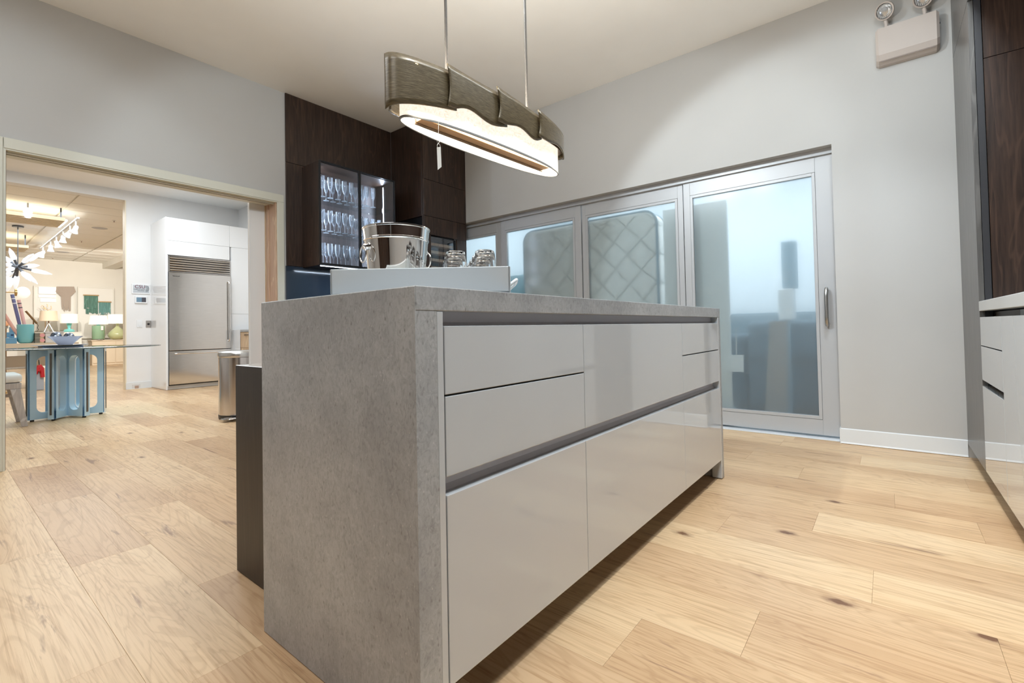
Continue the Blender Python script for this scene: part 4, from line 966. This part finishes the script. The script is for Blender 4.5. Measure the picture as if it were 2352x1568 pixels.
# gift boxes
for i, (v_, wrd) in enumerate(((790, 'bottom'), (779, 'top'))):
    a, b_ = obj_at(81, v_), obj_at(99.5, v_); z0 = zt+.001+.089*i
    t = thing('gift_box', 'tan gift box with pink flower, %s one of the stack of two' % wrd, 'box', ((a.x+b_.x)/2, YC1+.12, z0), group='tan gift boxes'); o = t.location
    bx('box', pm('tan_card', (.60, .45, .24), .6), t, o, a.x+.05, b_.x, YC1+.05, YC1+.30, z0, z0+.087, bev=.002); bx('side', pm('olive_card', (.20, .19, .15), .6), t, o, a.x-.012, a.x+.0495, YC1+.05, YC1+.30, z0, z0+.087, bev=.002)
    MB(o).tube([((a.x+b_.x)/2+.03, YC1+.0495, z0+.045), ((a.x+b_.x)/2+.03, YC1+.046, z0+.045)], .033, 14).build('flower_print', pm('pink_print', (.85, .40, .40), .6), t)
# white woven basket
a, b_ = obj_at(99, 762), obj_at(128, 788)
wbk = thing('storage_basket', 'white woven box on the console behind the blue bowl', 'basket', ((a.x+b_.x)/2, YC1+.2, zt+.001)); o = wbk.location
bx('body', pm('white_weave', (.72, .70, .68), .8), wbk, o, a.x+.02, b_.x+.10, YC1+.06, YC1+.34, zt+.001, a.z-.02, bev=.012, seg=2); bx('lid', pm('white_weave', (.72, .70, .68), .8), wbk, o, a.x+.015, b_.x+.105, YC1+.055, YC1+.345, a.z-.0195, a.z, bev=.004)
# bronze swing arm lamp
BRZ = pm('antique_bronze', (.28, .16, .07), .35, .8)
q0, q1, q2, q3 = [obj_at(u_, v_, YC1+.4) for u_, v_ in ((59, 714), (85, 743), (88, 756), (80, 760))]
sl = thing('desk_lamp', 'bronze swing-arm desk lamp behind the teal vase', 'lamp', (obj_at(77, 760, YC1+.4).x, YC1+.4, zt+.001)); o = sl.location
MB(o).tube([q0, q1], .016, 8).build('arm', BRZ, sl, 50)
MB(o).tube([q1, obj_at(87.5, 747, YC1+.4), obj_at(86, 753, YC1+.4), q2, obj_at(86.5, 760, YC1+.4), q3], .004, 6).build('cord', BLACK, sl)
MB(o).tube([obj_at(77, 736, YC1+.4), obj_at(77, 760, YC1+.4), (obj_at(77, 760, YC1+.4).x, YC1+.4, zt+.012)], .009, 8).build('stem', BRZ, sl, 50)
MB(o).lathe((obj_at(77, 760, YC1+.4).x, YC1+.4, zt+.001), [(.06, 0), (.06, .012)], 20).build('base', BRZ, sl, 50)
# red ribboned tote hanging under table level
tt = thing('gift_tote', 'grey gift bag with red ribbon seen through the blue table base', 'bag', (at(90, 870, 1, 10.6).x, 10.6, 0)); o = tt.location
a, b_ = at(81, 846, 1, 10.6), at(100, 870, 1, 10.6)
bx('bag', pm('grey_bag', (.42, .46, .52), .6), tt, o, a.x, b_.x, 10.55, 10.68, .003, a.z, bev=.004)
rb_ = MB(o); rr = lambda u, v: at(u, v, 1, 10.53)
for pts in ([(90, 839), (85, 848), (81, 859)], [(91, 838), (96, 846), (98, 866)], [(90, 838), (93, 846), (88, 852)]):
    rb_.tube([rr(*p_) for p_ in pts], [.02, .028, .026], 6)
rb_.build('ribbon', pm('red_ribbon', (.55, .02, .03), .4), tt, 50)
MB(o).tube([rr(90, 838), rr(89, 826)], .012, 6).build('handle', CHROME, tt, 50)

# far display wall: plinths, lamps, framed textiles
YD = 18.15
def atd(u, v, y=YD): return at(u, v, 1, y)
cr = thing('credenza', 'long cream credenza against the showroom back wall', 'cabinet', (3.7, 18.4, 0)); o = cr.location
a = atd(210, 781); zt2 = a.z
bx('body', SAND, cr, o, a.x, a.x+1.6, YD-.1, YD+.45, .003, zt2-.03); bx('top', SAND, cr, o, a.x-.02, a.x+1.62, YD-.12, YD+.47, zt2-.0295, zt2, bev=.003)
for i in range(3): bx('door', SAND, cr, o, a.x+.02+.52*i, a.x+.52*(i+1), YD-.118, YD-.1005, .06, zt2-.05, bev=.003)
pl_ = thing('display_plinth', 'low white display plinth under the two left lamps', 'plinth', (atd(130, 780).x, YD, 0)); o = pl_.location
z_p = atd(110, 763).z
bx('body', pm('plinth_white', (.78, .75, .68), .5), pl_, o, atd(80, 780).x, atd(186, 780).x, YD-.1, YD+.40, .003, z_p-.02); bx('top', pm('plinth_white', (.78, .75, .68), .5), pl_, o, atd(80, 780).x-.01, atd(186, 780).x+.01, YD-.11, YD+.41, z_p-.0195, z_p, bev=.003)
def shade(t, o, u0, u1, v0, v1, top, mat):
    a, b_ = atd(u0, v0), atd(u1, v1); R = abs(b_.x-a.x)/2; cx = (a.x+b_.x)/2
    z0, z1 = at((u0+u1)/2, v1, 1, YD).z, at((u0+u1)/2, v0, 1, YD).z
    MB(o).loft([[(cx+r*math.cos(q), YD+r*math.sin(q), z) for q in [2*PI*i/32 for i in range(32)]] for r, z in ((R, z0), (R*top, z1), (R*top-.006, z1), (R-.006, z0), (R, z0))], True).build('lamp_shade', mat, t, 50)
    return cx, z0, z1
SHB = pm('beige_shade', (.80, .66, .50), .8, emis=(.85, .66, .46), es=.12); SHW = pm('white_shade', (.92, .90, .84), .8, emis=(1, .93, .80), es=.30)
l1 = thing('table_lamp', 'table lamp with beige shade on a tripod silver base', 'lamp', (atd(111, 763).x, YD, z_p+.001)); o = l1.location
cx, z0, z1 = shade(l1, o, 89, 134, 714, 737, .87, SHB)
zt_ = atd(111, 742).z
for dx, dy in ((-.09, -.04), (.09, -.04), (0, .09)): MB(o).tube([(cx+dx, YD+dy, z_p+.012), (cx, YD, zt_)], [.028, .014], 8).build('leg', CHROME, l1, 50)
MB(o).tube([(cx, YD, zt_-.02), (cx, YD, z0+.10)], .012, 8).build('stem', BRZ, l1, 50)
l2 = thing('table_lamp', 'table lamp with white shade on a teal trumpet base', 'lamp', (atd(157, 763).x, YD, z_p+.001)); o = l2.location
cx, z0, z1 = shade(l2, o, 137, 180, 721, 742, .98, SHW)
hh = z0-z_p; MB(o).lathe((cx, YD, z_p+.001), [(.11, 0), (.125, hh*.12), (.10, hh*.28), (.038, hh*.36), (.030, hh*.45), (.062, hh*.97), (.05, hh)], 28).build('body', pm('teal_ceramic', (.20, .62, .60), .15, coat=.5), l2, 50)
MB(o).tube([(cx, YD, z0), (cx, YD, z0+.1)], .01, 6).build('stem', BRZ, l2)
l3 = thing('table_lamp', 'table lamp with white tapered shade on a green cylinder base', 'lamp', (atd(225, 780).x, YD, zt2+.001)); o = l3.location
cx, z0, z1 = shade(l3, o, 203, 248, 725, 745, .86, SHW)
hh = z0-zt2; MB(o).lathe((cx, YD, zt2+.022), [(.135, 0), (.145, .01), (.145, hh*.86), (.13, hh*.88)], 28).build('body', pm('green_glass_base', (.30, .48, .32), .2, coat=.5), l3, 50)
MB(o).lathe((cx, YD, zt2+.001), [(.15, 0), (.15, .02)], 20).build('foot', CHROME, l3); MB(o).lathe((cx, YD, zt2+.022+hh*.88), [(.05, 0), (.04, .03), (.01, .035), (.01, hh*.12+.06)], 16).build('neck', pm('teal_ceramic', (.20, .62, .60), .15), l3)
MB(o).tube([(cx, YD, z0+.1), (cx, YD, z1+.05)], .008, 6).build('finial', CHROME, l3)
bx('price_card', pm('paper_white', (.78, .77, .73), .7), l3, o, cx+.03, cx+.085, YD-.16, YD-.158, z0-.17, z0-.05)
l4 = thing('table_lamp', 'table lamp with white drum shade on an olive glass gourd base', 'lamp', (atd(270, 780).x, YD, zt2+.001)); o = l4.location
cx, z0, z1 = shade(l4, o, 248, 291, 722, 743, 1, SHW)
hh = z0-zt2; MB(o).lathe((cx, YD, zt2+.001), [(.09, 0), (.17, hh*.06), (.235, hh*.26), (.215, hh*.42), (.11, hh*.66), (.045, hh*.80), (.035, hh*1.02)], 32).build('body', pm('olive_glass', (.50, .52, .28), .12, coat=.6), l4, 50)
MB(o).tube([(cx, YD, z0), (cx, YD, z0+.1)], .01, 6).build('stem', BRZ, l4)
# twig sculpture on the beige lamp's wall shelf
tw_ = thing('twig_sculpture', 'tangled gold twig sculpture behind the beige lamp shade', 'sculpture', (atd(107, 713, 18.6).x, 18.6, 0))
sh_ = MB(tw_.location)
for pts in ([(94, 705), (97, 701), (104, 707), (110, 713)], [(96, 706), (101, 709), (112, 712), (118, 709), (117, 702)], [(99, 702), (103, 708), (108, 711)], [(108, 698), (109, 701), (109, 705)]):
    sh_.tube([at(u, v, 1, 18.6) for u, v in pts], .008, 6)
sh_.tube([at(104, 713, 1, 18.6), (at(104, 713, 1, 18.6).x, 18.6, .003)], .008, 6)
sh_.build('twigs', pm('gold_twig', (.72, .50, .28), .4, .3), tw_, 60)
# framed display boards
YB = 18.87
def board(lab, u0, v0, u1, v1):
    t = thing('display_board', lab, 'display board', (at(u0, v0, 1, YB).x, YB, at(u0, v1, 1, YB).z)); o = t.location
    a, b_ = at(u0, v0, 1, YB), at(u1, v1, 1, YB); 
    bx('board', pm('board_white', (.84, .82, .77), .6), t, o, a.x+.03, b_.x-.03, YB-.02, YB, b_.z+.03, a.z-.03)
    f = MB(o); f.box(a.x, a.x+.029, YB-.035, YB, b_.z, a.z); f.box(b_.x-.029, b_.x, YB-.035, YB, b_.z, a.z); f.box(a.x+.03, b_.x-.03, YB-.035, YB, a.z-.029, a.z); f.box(a.x+.03, b_.x-.03, YB-.035, YB, b_.z, b_.z+.029); f.build('frame', pm('board_frame', (.80, .77, .70), .5), t)
    return t, o
t, o = board('white framed display board with blinds and beige fringe hanging', 77, 656, 173, 760)
board('white framed display board behind the green fringe hangings', 178, 658, 262, 776)
rbd = thing('roman_blind', 'white pleated roman blind sample on the left display board', 'blind', (at(90, 690, 1, YB).x, YB-.05, at(90, 693, 1, YB).z)); o = rbd.location
for i, (v0_, v1_) in enumerate(((658, 676), (676.5, 684), (684.5, 694))):
    a, b_ = at(88 if i < 2 else 92, v0_, 1, YB-.05), at(129, v1_, 1, YB-.05); bx('pleat', pm('blind_white', (.90, .90, .88), .6, emis=(1, .97, .92), es=.25), rbd, o, a.x, b_.x, YB-.075+.01*i, YB-.045+.01*i, b_.z, a.z, bev=.008)  # faint emission added to brighten the blind, which is no lamp
def fringe(name, lab, rows, mat, top_mat):
    """rows: (u_left,u_right,v_top,v_bottom) strands"""
    u0, u1, v0_, v1_ = rows[0]
    t = thing(name, lab, 'wall hanging', (at((u0+u1)/2, v0_, 1, YB-.05).x, YB-.05, at(u0, v0_, 1, YB-.05).z)); o = t.location
    a, b_ = at(u0, v0_, 1, YB-.06), at(u1, v0_, 1, YB-.06)
    MB(o).tube([(a.x-.02, YB-.06, a.z+.01), (b_.x+.02, YB-.06, a.z+.01)], .016, 8).build('rail', top_mat, t, 50)
    f = MB(o); rnd = random.Random(len(lab))
    for (u0, u1, va, vb) in rows:
        a, b_ = at(u0, va, 1, YB-.05), at(u1, vb, 1, YB-.05); n = int((b_.x-a.x)/.022)
        for i in range(n):
            x = a.x+(b_.x-a.x)*(i+.5)/n; zz = b_.z+rnd.uniform(0, .07)
            f.box(x-.0095, x+.0095, YB-.05-rnd.uniform(.0, .012), YB-.03, zz, a.z)
    f = f.build('fringe', mat, t); f['kind'] = 'stuff'
    return t
GR = m_darkwood('green_yarn', (.07, .16, .12), (.15, .30, .25), .8); WD = pm('hanging_rail', (.55, .34, .16), .5)
fringe('fringe_hanging', 'dark green two-tier fringe wall hanging, the left larger one', [(193, 225, 678, 711), (197, 225, 708, 722)], GR, WD)
fringe('fringe_hanging', 'green fringe wall hanging with white label, the right lower one', [(227, 254, 693.5, 722), (229, 247, 722, 725)], m_darkwood('sea_green_yarn', (.10, .24, .22), (.20, .40, .38), .8), WD)
mc = thing('macrame_hanging', 'beige fringed macrame hanging on the left display board', 'wall hanging', (at(150, 658, 1, YB).x, YB-.06, at(150, 700, 1, YB).z)); o = mc.location
f = MB(o); rnd = random.Random(3)
for i in range(34):
    s = i/33; u_t, u_m, u_b = 131+38*s, 141+21*s, 142+20*s
    p0, p1, p2 = at(u_t, 658, 1, YB-.05), at(u_m, 681, 1, YB-.06-.02*math.sin(PI*s)), at(u_b, 708+rnd.uniform(-6, 8), 1, YB-.05)
    f.tube([p0, (p0+p1)/2+Vector(((s-.5)*.14, -.02, 0)), p1, p2], [.012, .012, .007, .005], 4)
f = f.build('strands', pm('beige_yarn', (.52, .44, .38), .9), mc); f['kind'] = 'stuff'
# globe lamp with brass arms
YG = 10.6
gp = thing('globe_lamp', 'brass lamp with two white oval glass globes left of the display boards', 'lamp', (at(6, 700, 1, YG).x, YG, 0)); o = gp.location
GLB = pm('opal_glass', (.95, .94, .90), .3, emis=(1, .96, .88), es=.6); BRS = pm('brass', (.62, .42, .18), .3, .9)
xs_ = at(3, 700, 1, YG).x
MB(o).tube([(xs_, YG, .02), (xs_, YG, 2.0)], .012, 10).build('stem', BRS, gp, 50); MB(o).lathe((xs_, YG, .003), [(.16, 0), (.16, .02)], 24).build('base', BRS, gp, 50)
for (u, v, rx, rz, ux) in ((52.5, 672, 17.5, 13.5, 36.5), (17, 648, 13, 13.5, 2)):
    c_ = at(u, v, 1, YG); s_ = (at(u+10, v, 1, YG)-at(u, v, 1, YG)).length/10; sv = (at(u, v+10, 1, YG)-at(u, v, 1, YG)).length/10
    MB(o).sphere((c_.x, YG, c_.z), rz*sv, 28, 16, (rx*s_/(rz*sv), rx*s_/(rz*sv), 1)).build('globe', GLB, gp, 80)
    xr = at(ux, v, 1, YG).x
    MB(o).tube([(xs_, YG, c_.z), (xr, YG, c_.z)], .008, 8).build('arm', BRS, gp, 50); MB(o).tube([(xr-.012, YG, c_.z), (xr+.012, YG, c_.z)], .055, 18).build('rosette', BRS, gp, 50)
# sputnik chandelier
YSP = 13.6
ck = at(41, 613, 1, YSP); SP = thing('starburst_chandelier', 'starburst chandelier with glowing tapered crystal rods on dark arms', 'chandelier', (ck.x, YSP, ck.z))
ICE = pm('crystal_rod', (.88, .93, 1), .25, emis=(.84, .92, 1), es=.5); DKM = pm('dark_arm', (.13, .14, .16), .35, .7)
MB().sphere((0, 0, 0), .06, 16, 10).build('hub', DKM, SP, 60)
ends = [(100, 578, -.2), (118, 631, -.1), (96, 606, .3), (83, 654, -.2), (62, 650, -.5), (38, 664, .2), (20, 571, -.1), (9, 583, .3), (9, 605, .1), (8, 625, -.3), (12, 634, .4), (65, 592, -.7), (22, 668, .6)]
for u, v, dy in ends:
    e = at(u, v, 1, YSP)-ck; e.y = dy; L = e.length; d_ = e/L
    ar = MB().tube([d_*.03, d_*L*.42], .020, 8).build('arm', DKM, SP, 50)
    MB().tube([d_*L*.40, d_*L*.50, d_*L*.80, d_*L], [.034, .046, .036, .006], 8).build('crystal', ICE, ar, 30)
MB().tube([(0, 0, .05), (0, 0, 3.085-ck.z)], .008, 8).build('rod', DKM, SP, 50); MB().lathe((0, 0, 3.06-ck.z), [(.085, 0), (.085, .03)], 24).build('ceiling_canopy', DKM, SP, 50)
# track lighting
p0 = at(180, 502, 2, 2.98); p1 = at(92, 573, 2, 2.98); ang = math.atan2((p1-p0).y, (p1-p0).x)
tk = thing('track_light_rail', 'white track lighting rail on the showroom ceiling', 'track light', p0)
L = (p1-p0).length; tk.rotation_euler = (0, 0, ang)
TW_ = pm('track_white', (.60, .59, .57), .4)
MB().box(0, L, -.018, .018, 0, .028, bev=.002).build('rail', TW_, tk)
for f_ in (.06, .94): MB().tube([(L*f_, 0, .028), (L*f_, 0, .115)], .006, 6).build('drop_rod', TW_, tk)
HEAD = pm('head_glow', (1, .98, .94), .4, emis=(1, .97, .92), es=1.0)
wds = ['first', 'second', 'third', 'fourth', 'fifth', 'sixth']
for i, (f_, ta) in enumerate(((.05, .5), (.17, .9), (.33, .1), (.50, -.5), (.66, .0), (.90, .6))):
    p = p0+(p1-p0)*f_; h_ = thing('track_spot', 'white track spotlight, %s from the right end of the rail' % wds[i], 'spotlight', (p.x, p.y, p.z-.001), ang, group='spotlights on the showroom rail')
    MB().tube([(0, 0, 0), (0, 0, -.09)], .012, 8).build('stem', TW_, h_, 50)
    hd = MB().lathe((0, 0, 0), [(.025, .04), (.035, .02), (.037, -.04), (.060, -.10), (.062, -.110)], 20, cap0=True, cap1=False).build('head', TW_, h_, 50)
    hd.location = (0, 0, -.13); hd.rotation_euler = (ta*.6, ta*.25, 0)
    MB().lathe((0, 0, -.104), [(.0001, 0), (.056, .001), (.057, .004), (.0001, .005)], 20, cap0=False, cap1=False).build('glowing_face', HEAD, hd)
# hanging baffles and bright burst lamp
BAF = pm('beige_baffle', (.70, .58, .40), .6)
for i, (ua, ub, v, zb, lab) in enumerate(((2, 150, 508, 2.86, 'suspended beige ceiling baffle, the nearer wider one'), (2, 66, 570, 2.80, 'suspended beige ceiling baffle, the farther shorter one'))):
    pr = at(ub, v, 2, zb); pl2 = at(ua, v-20, 1, pr.y)
    t = thing('ceiling_baffle', lab, 'baffle', (pr.x-.5, pr.y, zb)); o = t.location
    bx('board', BAF, t, o, pl2.x-.6, pr.x, pr.y, pr.y+.75, zb, zb+.06, bev=.003)
    for k in range(5): bx('slat', pm('pale_slat', (.86, .78, .62), .4), t, o, pl2.x-.58, pr.x-.02, pr.y+.08+.13*k, pr.y+.10+.13*k, zb-.010, zb-.0005)
    for x in (pr.x-.05, pl2.x-.2): MB(o).tube([(x, pr.y+.05, zb+.06), (x, pr.y+.05, 3.09)], .012, 6).build('hanger', DKM, t)
    if i == 0: bx('light_tube', pm('tube_glow', (1, 1, 1), .4, emis=(.92, .96, 1), es=3), t, o, pr.x+.002, pr.x+.03, pr.y+.02, pr.y+.75, zb+.005, zb+.035)
pb = at(64, 493, 1, 11.2)
bl = thing('bright_downlight', 'very bright adjustable downlight near the showroom ceiling', 'spotlight', (pb.x, 11.2, pb.z))
MB().sphere((0, 0, 0), .055, 16, 10).build('bulb', pm('bulb_glow', (1, 1, 1), .4, emis=(.95, 1, 1), es=6), bl, 60)
MB().lathe((0, 0, .04), [(.06, 0), (.05, .05), (.012, .07), (.012, 3.094-pb.z-.04)], 16).build('housing', TW_, bl, 50)
# recessed ceiling speakers
for (u, v, wrd) in ((229, 524, 'nearer'), (145, 579, 'farther')):
    p = at(u, v, 2, 3.092); tag(MB().lathe((0, 0, 0), [(.13, 0), (.125, -.004), (.0001, -.004)], 28, cap1=False).build('ceiling_speaker', pm('speaker_grey', (.50, .50, .52), .6), loc=(p.x, p.y, 3.0935)), 'round grey ceiling speaker, the %s of two in the showroom ceiling' % wrd, 'speaker')
# small framed picture and chair bits at the far left
p0, p1 = at(10, 727, 1, 15.0), at(19, 754, 1, 15.0)
t = thing('small_picture', 'small grey and orange picture behind the blue framed picture', 'picture', (p0.x, 15.0, p1.z)); o = t.location
bx('canvas', pm('grey_canvas', (.30, .30, .27), .7), t, o, p0.x-.4, p1.x, 15.0, 15.03, p1.z, p0.z); MB(o).sphere((p0.x+.02, 14.98, (p0.z+p1.z)/2-.02), .07, 10, 6, (1, .2, .8)).build('painted_flower', pm('orange_paint', (.80, .40, .22), .7), t)
easel = MB(o); easel.box(p0.x-.3, p0.x-.26, 15.04, 15.08, .003, p0.z-.02); easel.box(p1.x-.06, p1.x-.02, 15.04, 15.08, .003, p0.z-.02); easel.build('easel_leg', BRZ, t)

# ================================================================== STORAGE ROOM CONTENTS
def quilt_mat():
    m, n, b = new('quilted_fabric'); b.inputs['Base Color'].default_value = (.66, .66, .60, 1); b.inputs['Roughness'].default_value = .8
    mp = mapping(n, (1, 1, 1), rot=(PI/4, 0, 0)); nz = noise(n, mapping(n, (1, 1, 1)), 2.2, 2)
    mx = n.nodes.new('ShaderNodeVectorMath'); mx.operation = 'MULTIPLY_ADD'; mx.inputs[1].default_value = (.10, .10, .10); n.links.new(nz.outputs['Color'], mx.inputs[0]); n.links.new(mp.outputs[0], mx.inputs[2])
    sep = n.nodes.new('ShaderNodeSeparateXYZ'); n.links.new(mx.outputs[0], sep.inputs[0])
    def cell(k):
        a = n.nodes.new('ShaderNodeMath'); a.operation = 'MULTIPLY'; a.inputs[1].default_value = 16.5; n.links.new(sep.outputs[k], a.inputs[0])
        s = n.nodes.new('ShaderNodeMath'); s.operation = 'SINE'; n.links.new(a.outputs[0], s.inputs[0]); q = n.nodes.new('ShaderNodeMath'); q.operation = 'ABSOLUTE'; n.links.new(s.outputs[0], q.inputs[0]); return q
    a, c = cell(1), cell(2); mn = n.nodes.new('ShaderNodeMath'); mn.operation = 'MINIMUM'; n.links.new(a.outputs[0], mn.inputs[0]); n.links.new(c.outputs[0], mn.inputs[1])
    pw = n.nodes.new('ShaderNodeMath'); pw.operation = 'POWER'; pw.inputs[1].default_value = .45; n.links.new(mn.outputs[0], pw.inputs[0])
    cm = ramp(n, [(0, (.56, .57, .54)), (.4, (.84, .85, .82)), (1, (.93, .93, .90))]); n.links.new(pw.outputs[0], cm.inputs[0]); n.links.new(cm.outputs[0], b.inputs['Base Color'])  # crease shading of the quilting put into the colour
    bump(n, b, pw.outputs[0], .8, .016); return m
QM = quilt_mat()
ma = thing('mattress', 'cream quilted mattress standing against the two middle frosted doors', 'mattress', (4.22, 2.34, .01)); o = ma.location
b = MB(o); X0, X1 = 4.085, 4.33
def rr_poly(y0, y1, z0, z1, r, n=8):
    out = []
    for cy, cz, s in ((y1-r, z0+r, -PI/2), (y1-r, z1-r, 0), (y0+r, z1-r, PI/2), (y0+r, z0+r, PI)):
        out += [(cy+r*math.cos(s+PI/2*i/n), cz+r*math.sin(s+PI/2*i/n)) for i in range(n+1)]
    return out
rings = []
for x, d in ((X0, .03), (X0+.01, .008), (X0+.03, 0), (X1-.03, 0), (X1-.01, .008), (X1, .03)):
    rings.append([(x, y, z) for y, z in rr_poly(1.60+d, 3.085-d, .01+d, 1.875-d, .12-d*.5)])
b.loft(rings, True, True, True); b.build('body', QM, ma, 50)
for xx in (X0+.022, X1-.022): MB(o).tube([(xx, y, z) for y, z in rr_poly(1.594, 3.091, .008, 1.881, .125)], .011, 6, True).build('edge_piping', pm('blue_piping', (.30, .42, .50), .7), ma, 60)
lb = tag(MB((4.3, 1.3, 0)).box(4.16, 4.20, 1.02, 1.56, .01, 1.872, bev=.006).build('white_board', pm('board_matt', (.82, .84, .82), .6)), 'tall pale board leaning behind the left edge of the right frosted door', 'board')
lb.rotation_euler = (0, 0, 0)
DKB = pm('dark_slate_fabric', (.07, .12, .16), .7)
sf = thing('upended_sofa', 'dark slate sofa stood in the storage room, low and wide', 'sofa', (5.1, .5, 0)); o = sf.location
bx('seat', DKB, sf, o, 4.72, 5.50, -.30, 1.02, .06, .56, bev=.05, seg=3); bx('backrest', DKB, sf, o, 4.66, 4.88, -.28, 1.00, .50, .86, bev=.06, seg=3)
bx('arm', DKB, sf, o, 4.72, 5.50, -.45, -.29, .06, .74, bev=.05, seg=3); bx('arm', DKB, sf, o, 4.72, 5.50, 1.03, 1.19, .06, .74, bev=.05, seg=3)
for x in (4.78, 5.42):
    for y in (-.37, 1.1): bx('foot', BLACK, sf, o, x-.03, x+.03, y-.03, y+.03, .003, .06)
t = tag(MB((4.5, .9, .7)).box(4.118, 4.128, .915, 1.02, .445, .580, bev=.001).build('paper_label', pm('paper_label', (.90, .92, .92), .6)), 'white paper label close behind the frosted door, low down', 'label')
st_ = MB((4.8, .6, 0)).box(4.128, 4.132, .965, .970, .585, .80); st_.build('label_string', pm('string_white', (.8, .8, .78), .8), t)
t.children[0].location = Vector((4.8, .6, 0))-Vector((4.5, .9, .7))
brd = MB((4.5, .62, 0)); brd.loft([[(4.34, .65, .003), (4.37, .65, .003), (4.37, .82, .003), (4.34, .82, .003)], [(4.24, .62, .85), (4.27, .62, .85), (4.27, .74, .85), (4.24, .74, .85)]], True, True, True)
tag(brd.build('leaning_plank', pm('tan_board', (.34, .31, .29), .6)), 'tan plank leaning blurred behind the right frosted door', 'plank')
cl = thing('speaker_column', 'slim dark blue column on a white block behind the right frosted door', 'column', (4.54, .63, 0)); o = cl.location
bx('column', pm('dusk_blue', (.25, .38, .47), .5), cl, o, 4.50, 4.58, .575, .685, 1.12, 1.52, bev=.01); bx('block', pm('white_block', (.80, .82, .83), .5), cl, o, 4.48, 4.60, .60, .715, .86, 1.119, bev=.006); bx('pole', pm('dusk_blue', (.25, .38, .47), .5), cl, o, 4.52, 4.56, .64, .68, .003, .859)
def crate(x0, x1, y0, y1, z1, lab, mat):
    t = thing('storage_cabinet', lab, 'cabinet', ((x0+x1)/2, (y0+y1)/2, 0)); o = t.location
    bx('body', mat, t, o, x0, x1, y0, y1, .003, z1, bev=.008)
    m_ = (y0+y1)/2
    bx('door', mat, t, o, x0-.018, x0-.001, y0+.01, m_-.004, .03, z1-.02, bev=.004); bx('door', mat, t, o, x0-.018, x0-.001, m_+.004, y1-.01, .03, z1-.02, bev=.004)
crate(5.6, 6.2, -.45, .45, 1.10, 'dark slate cabinet at the right end of the storage room', pm('slate_blue', (.09, .15, .20), .6))
crate(5.7, 6.3, .55, 2.4, .95, 'low dark cabinet in the middle of the storage room', pm('slate_blue2', (.13, .21, .26), .6))
crate(5.0, 5.6, 3.15, 4.5, 1.55, 'dark teal cabinet behind the left frosted door', pm('deep_teal', (.05, .22, .26), .6))

# sprinkler heads
for (u, v, zz, lab) in ((896, 211, HC, 'small sprinkler head in the ceiling above the dark wood corner'), (480, 437, 3.12, 'small sprinkler head in the kitchen ceiling'),
                        (262, 506, 3.094, 'sprinkler head on the showroom ceiling nearest the opening edge'), (187, 553, 3.094, 'sprinkler head on the showroom ceiling near its middle'), (121, 591, 3.094, 'sprinkler head on the showroom ceiling farthest back')):
    p = at(u, v, 2, zz); sprinkler((p.x, p.y, zz-.001), lab)
